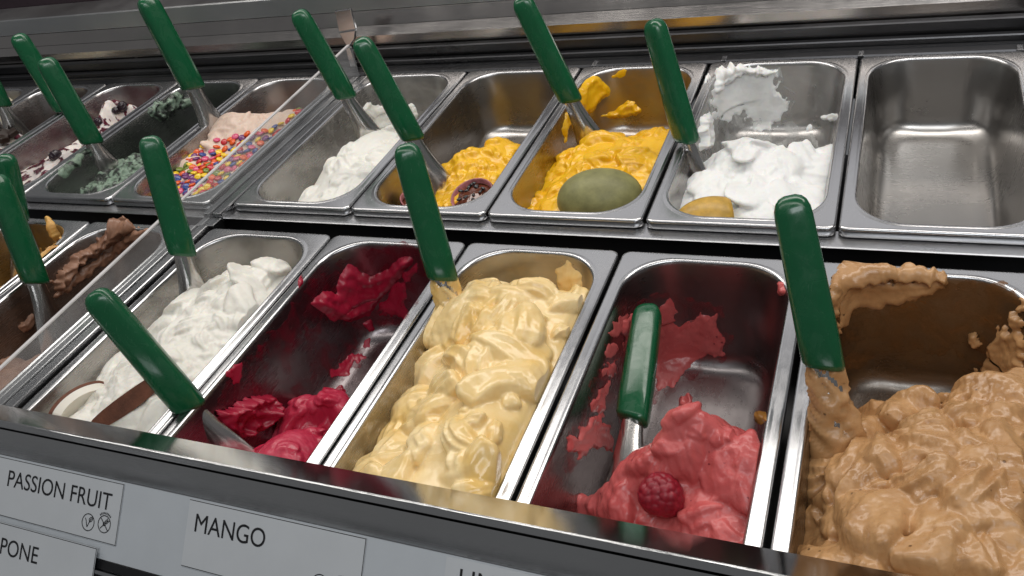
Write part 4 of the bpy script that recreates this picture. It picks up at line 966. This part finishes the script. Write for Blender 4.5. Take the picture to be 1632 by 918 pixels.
# chocolate chunk pieces in B0
for px, py, s in ((8, 216, 1.2), (20, 212, .8), (3, 222, 1.0)):
    P = at_z(px, py, -.012)
    o = box('chocolate_chunk', (P[0] - .010 * s, P[1] - .008 * s, P[2] - .005), (P[0] + .010 * s, P[1] + .008 * s, P[2] + .005), plain('dark_chocolate', (.022, .011, .007), .35), None, .002, tuple(P))
    o.rotation_euler = (.3, -.2, px); tag(o, 'dark chocolate chunk on the cream gelato', 'chocolate', 'chocolate chunks on the cream gelato')

# ------------------------------------------------------------------ flavour cards
sh = slab('backing_sheet', XL, XR, 0.0, 0.0585, -0.0009, -0.0004, M_SHEET, None, tuple(lab(0, .058, 0)))
tag(sh, 'long pale grey backing sheet behind the flavour cards', 'paper sheet')
BAS = Matrix(((1, 0, 0), tuple((0, 1, 0)), (0, 0, 1)))
lrot = Matrix(((1, 0, 0), (0, -dn[1], nn[1]), (0, -dn[2], nn[2]))).to_euler()      # local x = along case, y = up the slope, z = out
def text(body, x, v, size, parent, h=.0006, sx=.92):
    cu = bpy.data.curves.new('text', 'FONT'); cu.body = body; cu.size = size; cu.extrude = 0.00004
    to = bpy.data.objects.new('text', cu); COL.objects.link(to); bpy.context.view_layer.update()
    me = bpy.data.meshes.new_from_object(to.evaluated_get(bpy.context.evaluated_depsgraph_get())); bpy.data.objects.remove(to)
    me.materials.clear(); me.materials.append(M_INK)
    o = bpy.data.objects.new('lettering', me); COL.objects.link(o); o.parent = parent
    o.location = lab(x, v, h) - np.array(parent.location); o.rotation_euler = lrot; o.scale = (sx, 1, 1); return o
def strokes(name, paths, x, v, w, parent, h=.0006):
    """flat ink strokes; path points in metres on the card (right, up)"""
    V = []; F = []
    for path in paths:
        P = np.array(path, float); d = np.gradient(P, axis=0); d /= np.linalg.norm(d, axis=1, keepdims=True) + 1e-12; nr = np.c_[-d[:, 1], d[:, 0]]
        for q, s in zip(P, nr):
            for k in (-1, 1): a = q + s * k * w / 2; V.append(lab(x + a[0], v - a[1], h))
        b = len(V) - 2 * len(P)
        F += [(b + 2 * i, b + 2 * i + 1, b + 2 * i + 3, b + 2 * i + 2) for i in range(len(P) - 1)]
    return mk(name, V, F, M_INK, parent, smooth=False)
circ = lambda r, n=40: [(r * math.cos(2 * math.pi * k / n), r * math.sin(2 * math.pi * k / n)) for k in range(n + 1)]
def vegan(x, v, parent):
    r = .0062
    strokes('vegan_symbol', [circ(r), [(-.0034, .0028), (-.0022, .0010), (-.0006, -.0036)], [(-.0006, -.0036), (.0010, -.0002), (.0026, .0026)],
        [(.0012, .0006), (.0006, .0024), (.0022, .0040), (.0044, .0042), (.0040, .0022), (.0028, .0008), (.0012, .0006)], [(.0016, .0016), (.0028, .0028), (.0036, .0034)]], x, v, .0007, parent)
def glutenfree(x, v, parent):
    r = .0062; P = [circ(r), [(-.0040, .0040), (0, 0), (.0042, -.0042)], [(-.0036, -.0036), (0, 0), (.0036, .0034)]]
    for t in (-.0008, .0008, .0024): P += [[(t, t), (t - .0004, t + .0010), (t + .0006, t + .0024)], [(t, t), (t + .0010, t - .0004), (t + .0024, t + .0006)]]
    strokes('gluten_free_symbol', P, x, v, .0007, parent)
    for k in range(9):
        a = math.radians(130 - 10 * k); strokes('arc_letter', [[(.0072 * math.cos(a), .0072 * math.sin(a)), (.0088 * math.cos(a), .0088 * math.sin(a))]], x, v, .0008, parent)
def card(x0, x1, v0, v1, label, h=0.0, border=True):
    o = empty('flavour_card', tuple(lab((x0 + x1) / 2, v1, h)), label, 'card', 'flavour cards along the front')
    slab('paper', x0, x1, v0, v1, h, h + .0004, M_PAPER, o)
    if border: strokes('border_line', [[(x1 - .0004, -v0 - .0004), (x1 - .0004, -v1)], [(x0, -v0 - .0006), (x1, -v0 - .0006)], [(x0, -v1 + .0005), (x1, -v1 + .0005)]], 0, 0, .0005, o, h + .0005)
    return o
o = card(-0.263, -0.115, .0010, .0465, 'white flavour card lettered PASSION FRUIT with two round symbols')
text('PASSION FRUIT', -.2395, .0225, .0182, o)
vegan(-.1455, .0345, o); glutenfree(-.1290, .0330, o)
o = card(-0.051, 0.097, .0010, .0480, 'white flavour card lettered MANGO')
text('MANGO', -.0445, .0225, .0182, o); vegan(.066, .0365, o); glutenfree(.083, .0365, o)
o = card(0.155, 0.303, .0010, .0480, 'white flavour card lettered LIMONE', border=False)
text('LIMONE', .1640, .0190, .0182, o)
o = card(-0.277, -0.129, .0500, .0960, 'white flavour card lettered MASCARPONE overlapping the sheet below', h=.0035)
text('MASCARPONE', -.2965, .0735, .0182, o, h=.0041)
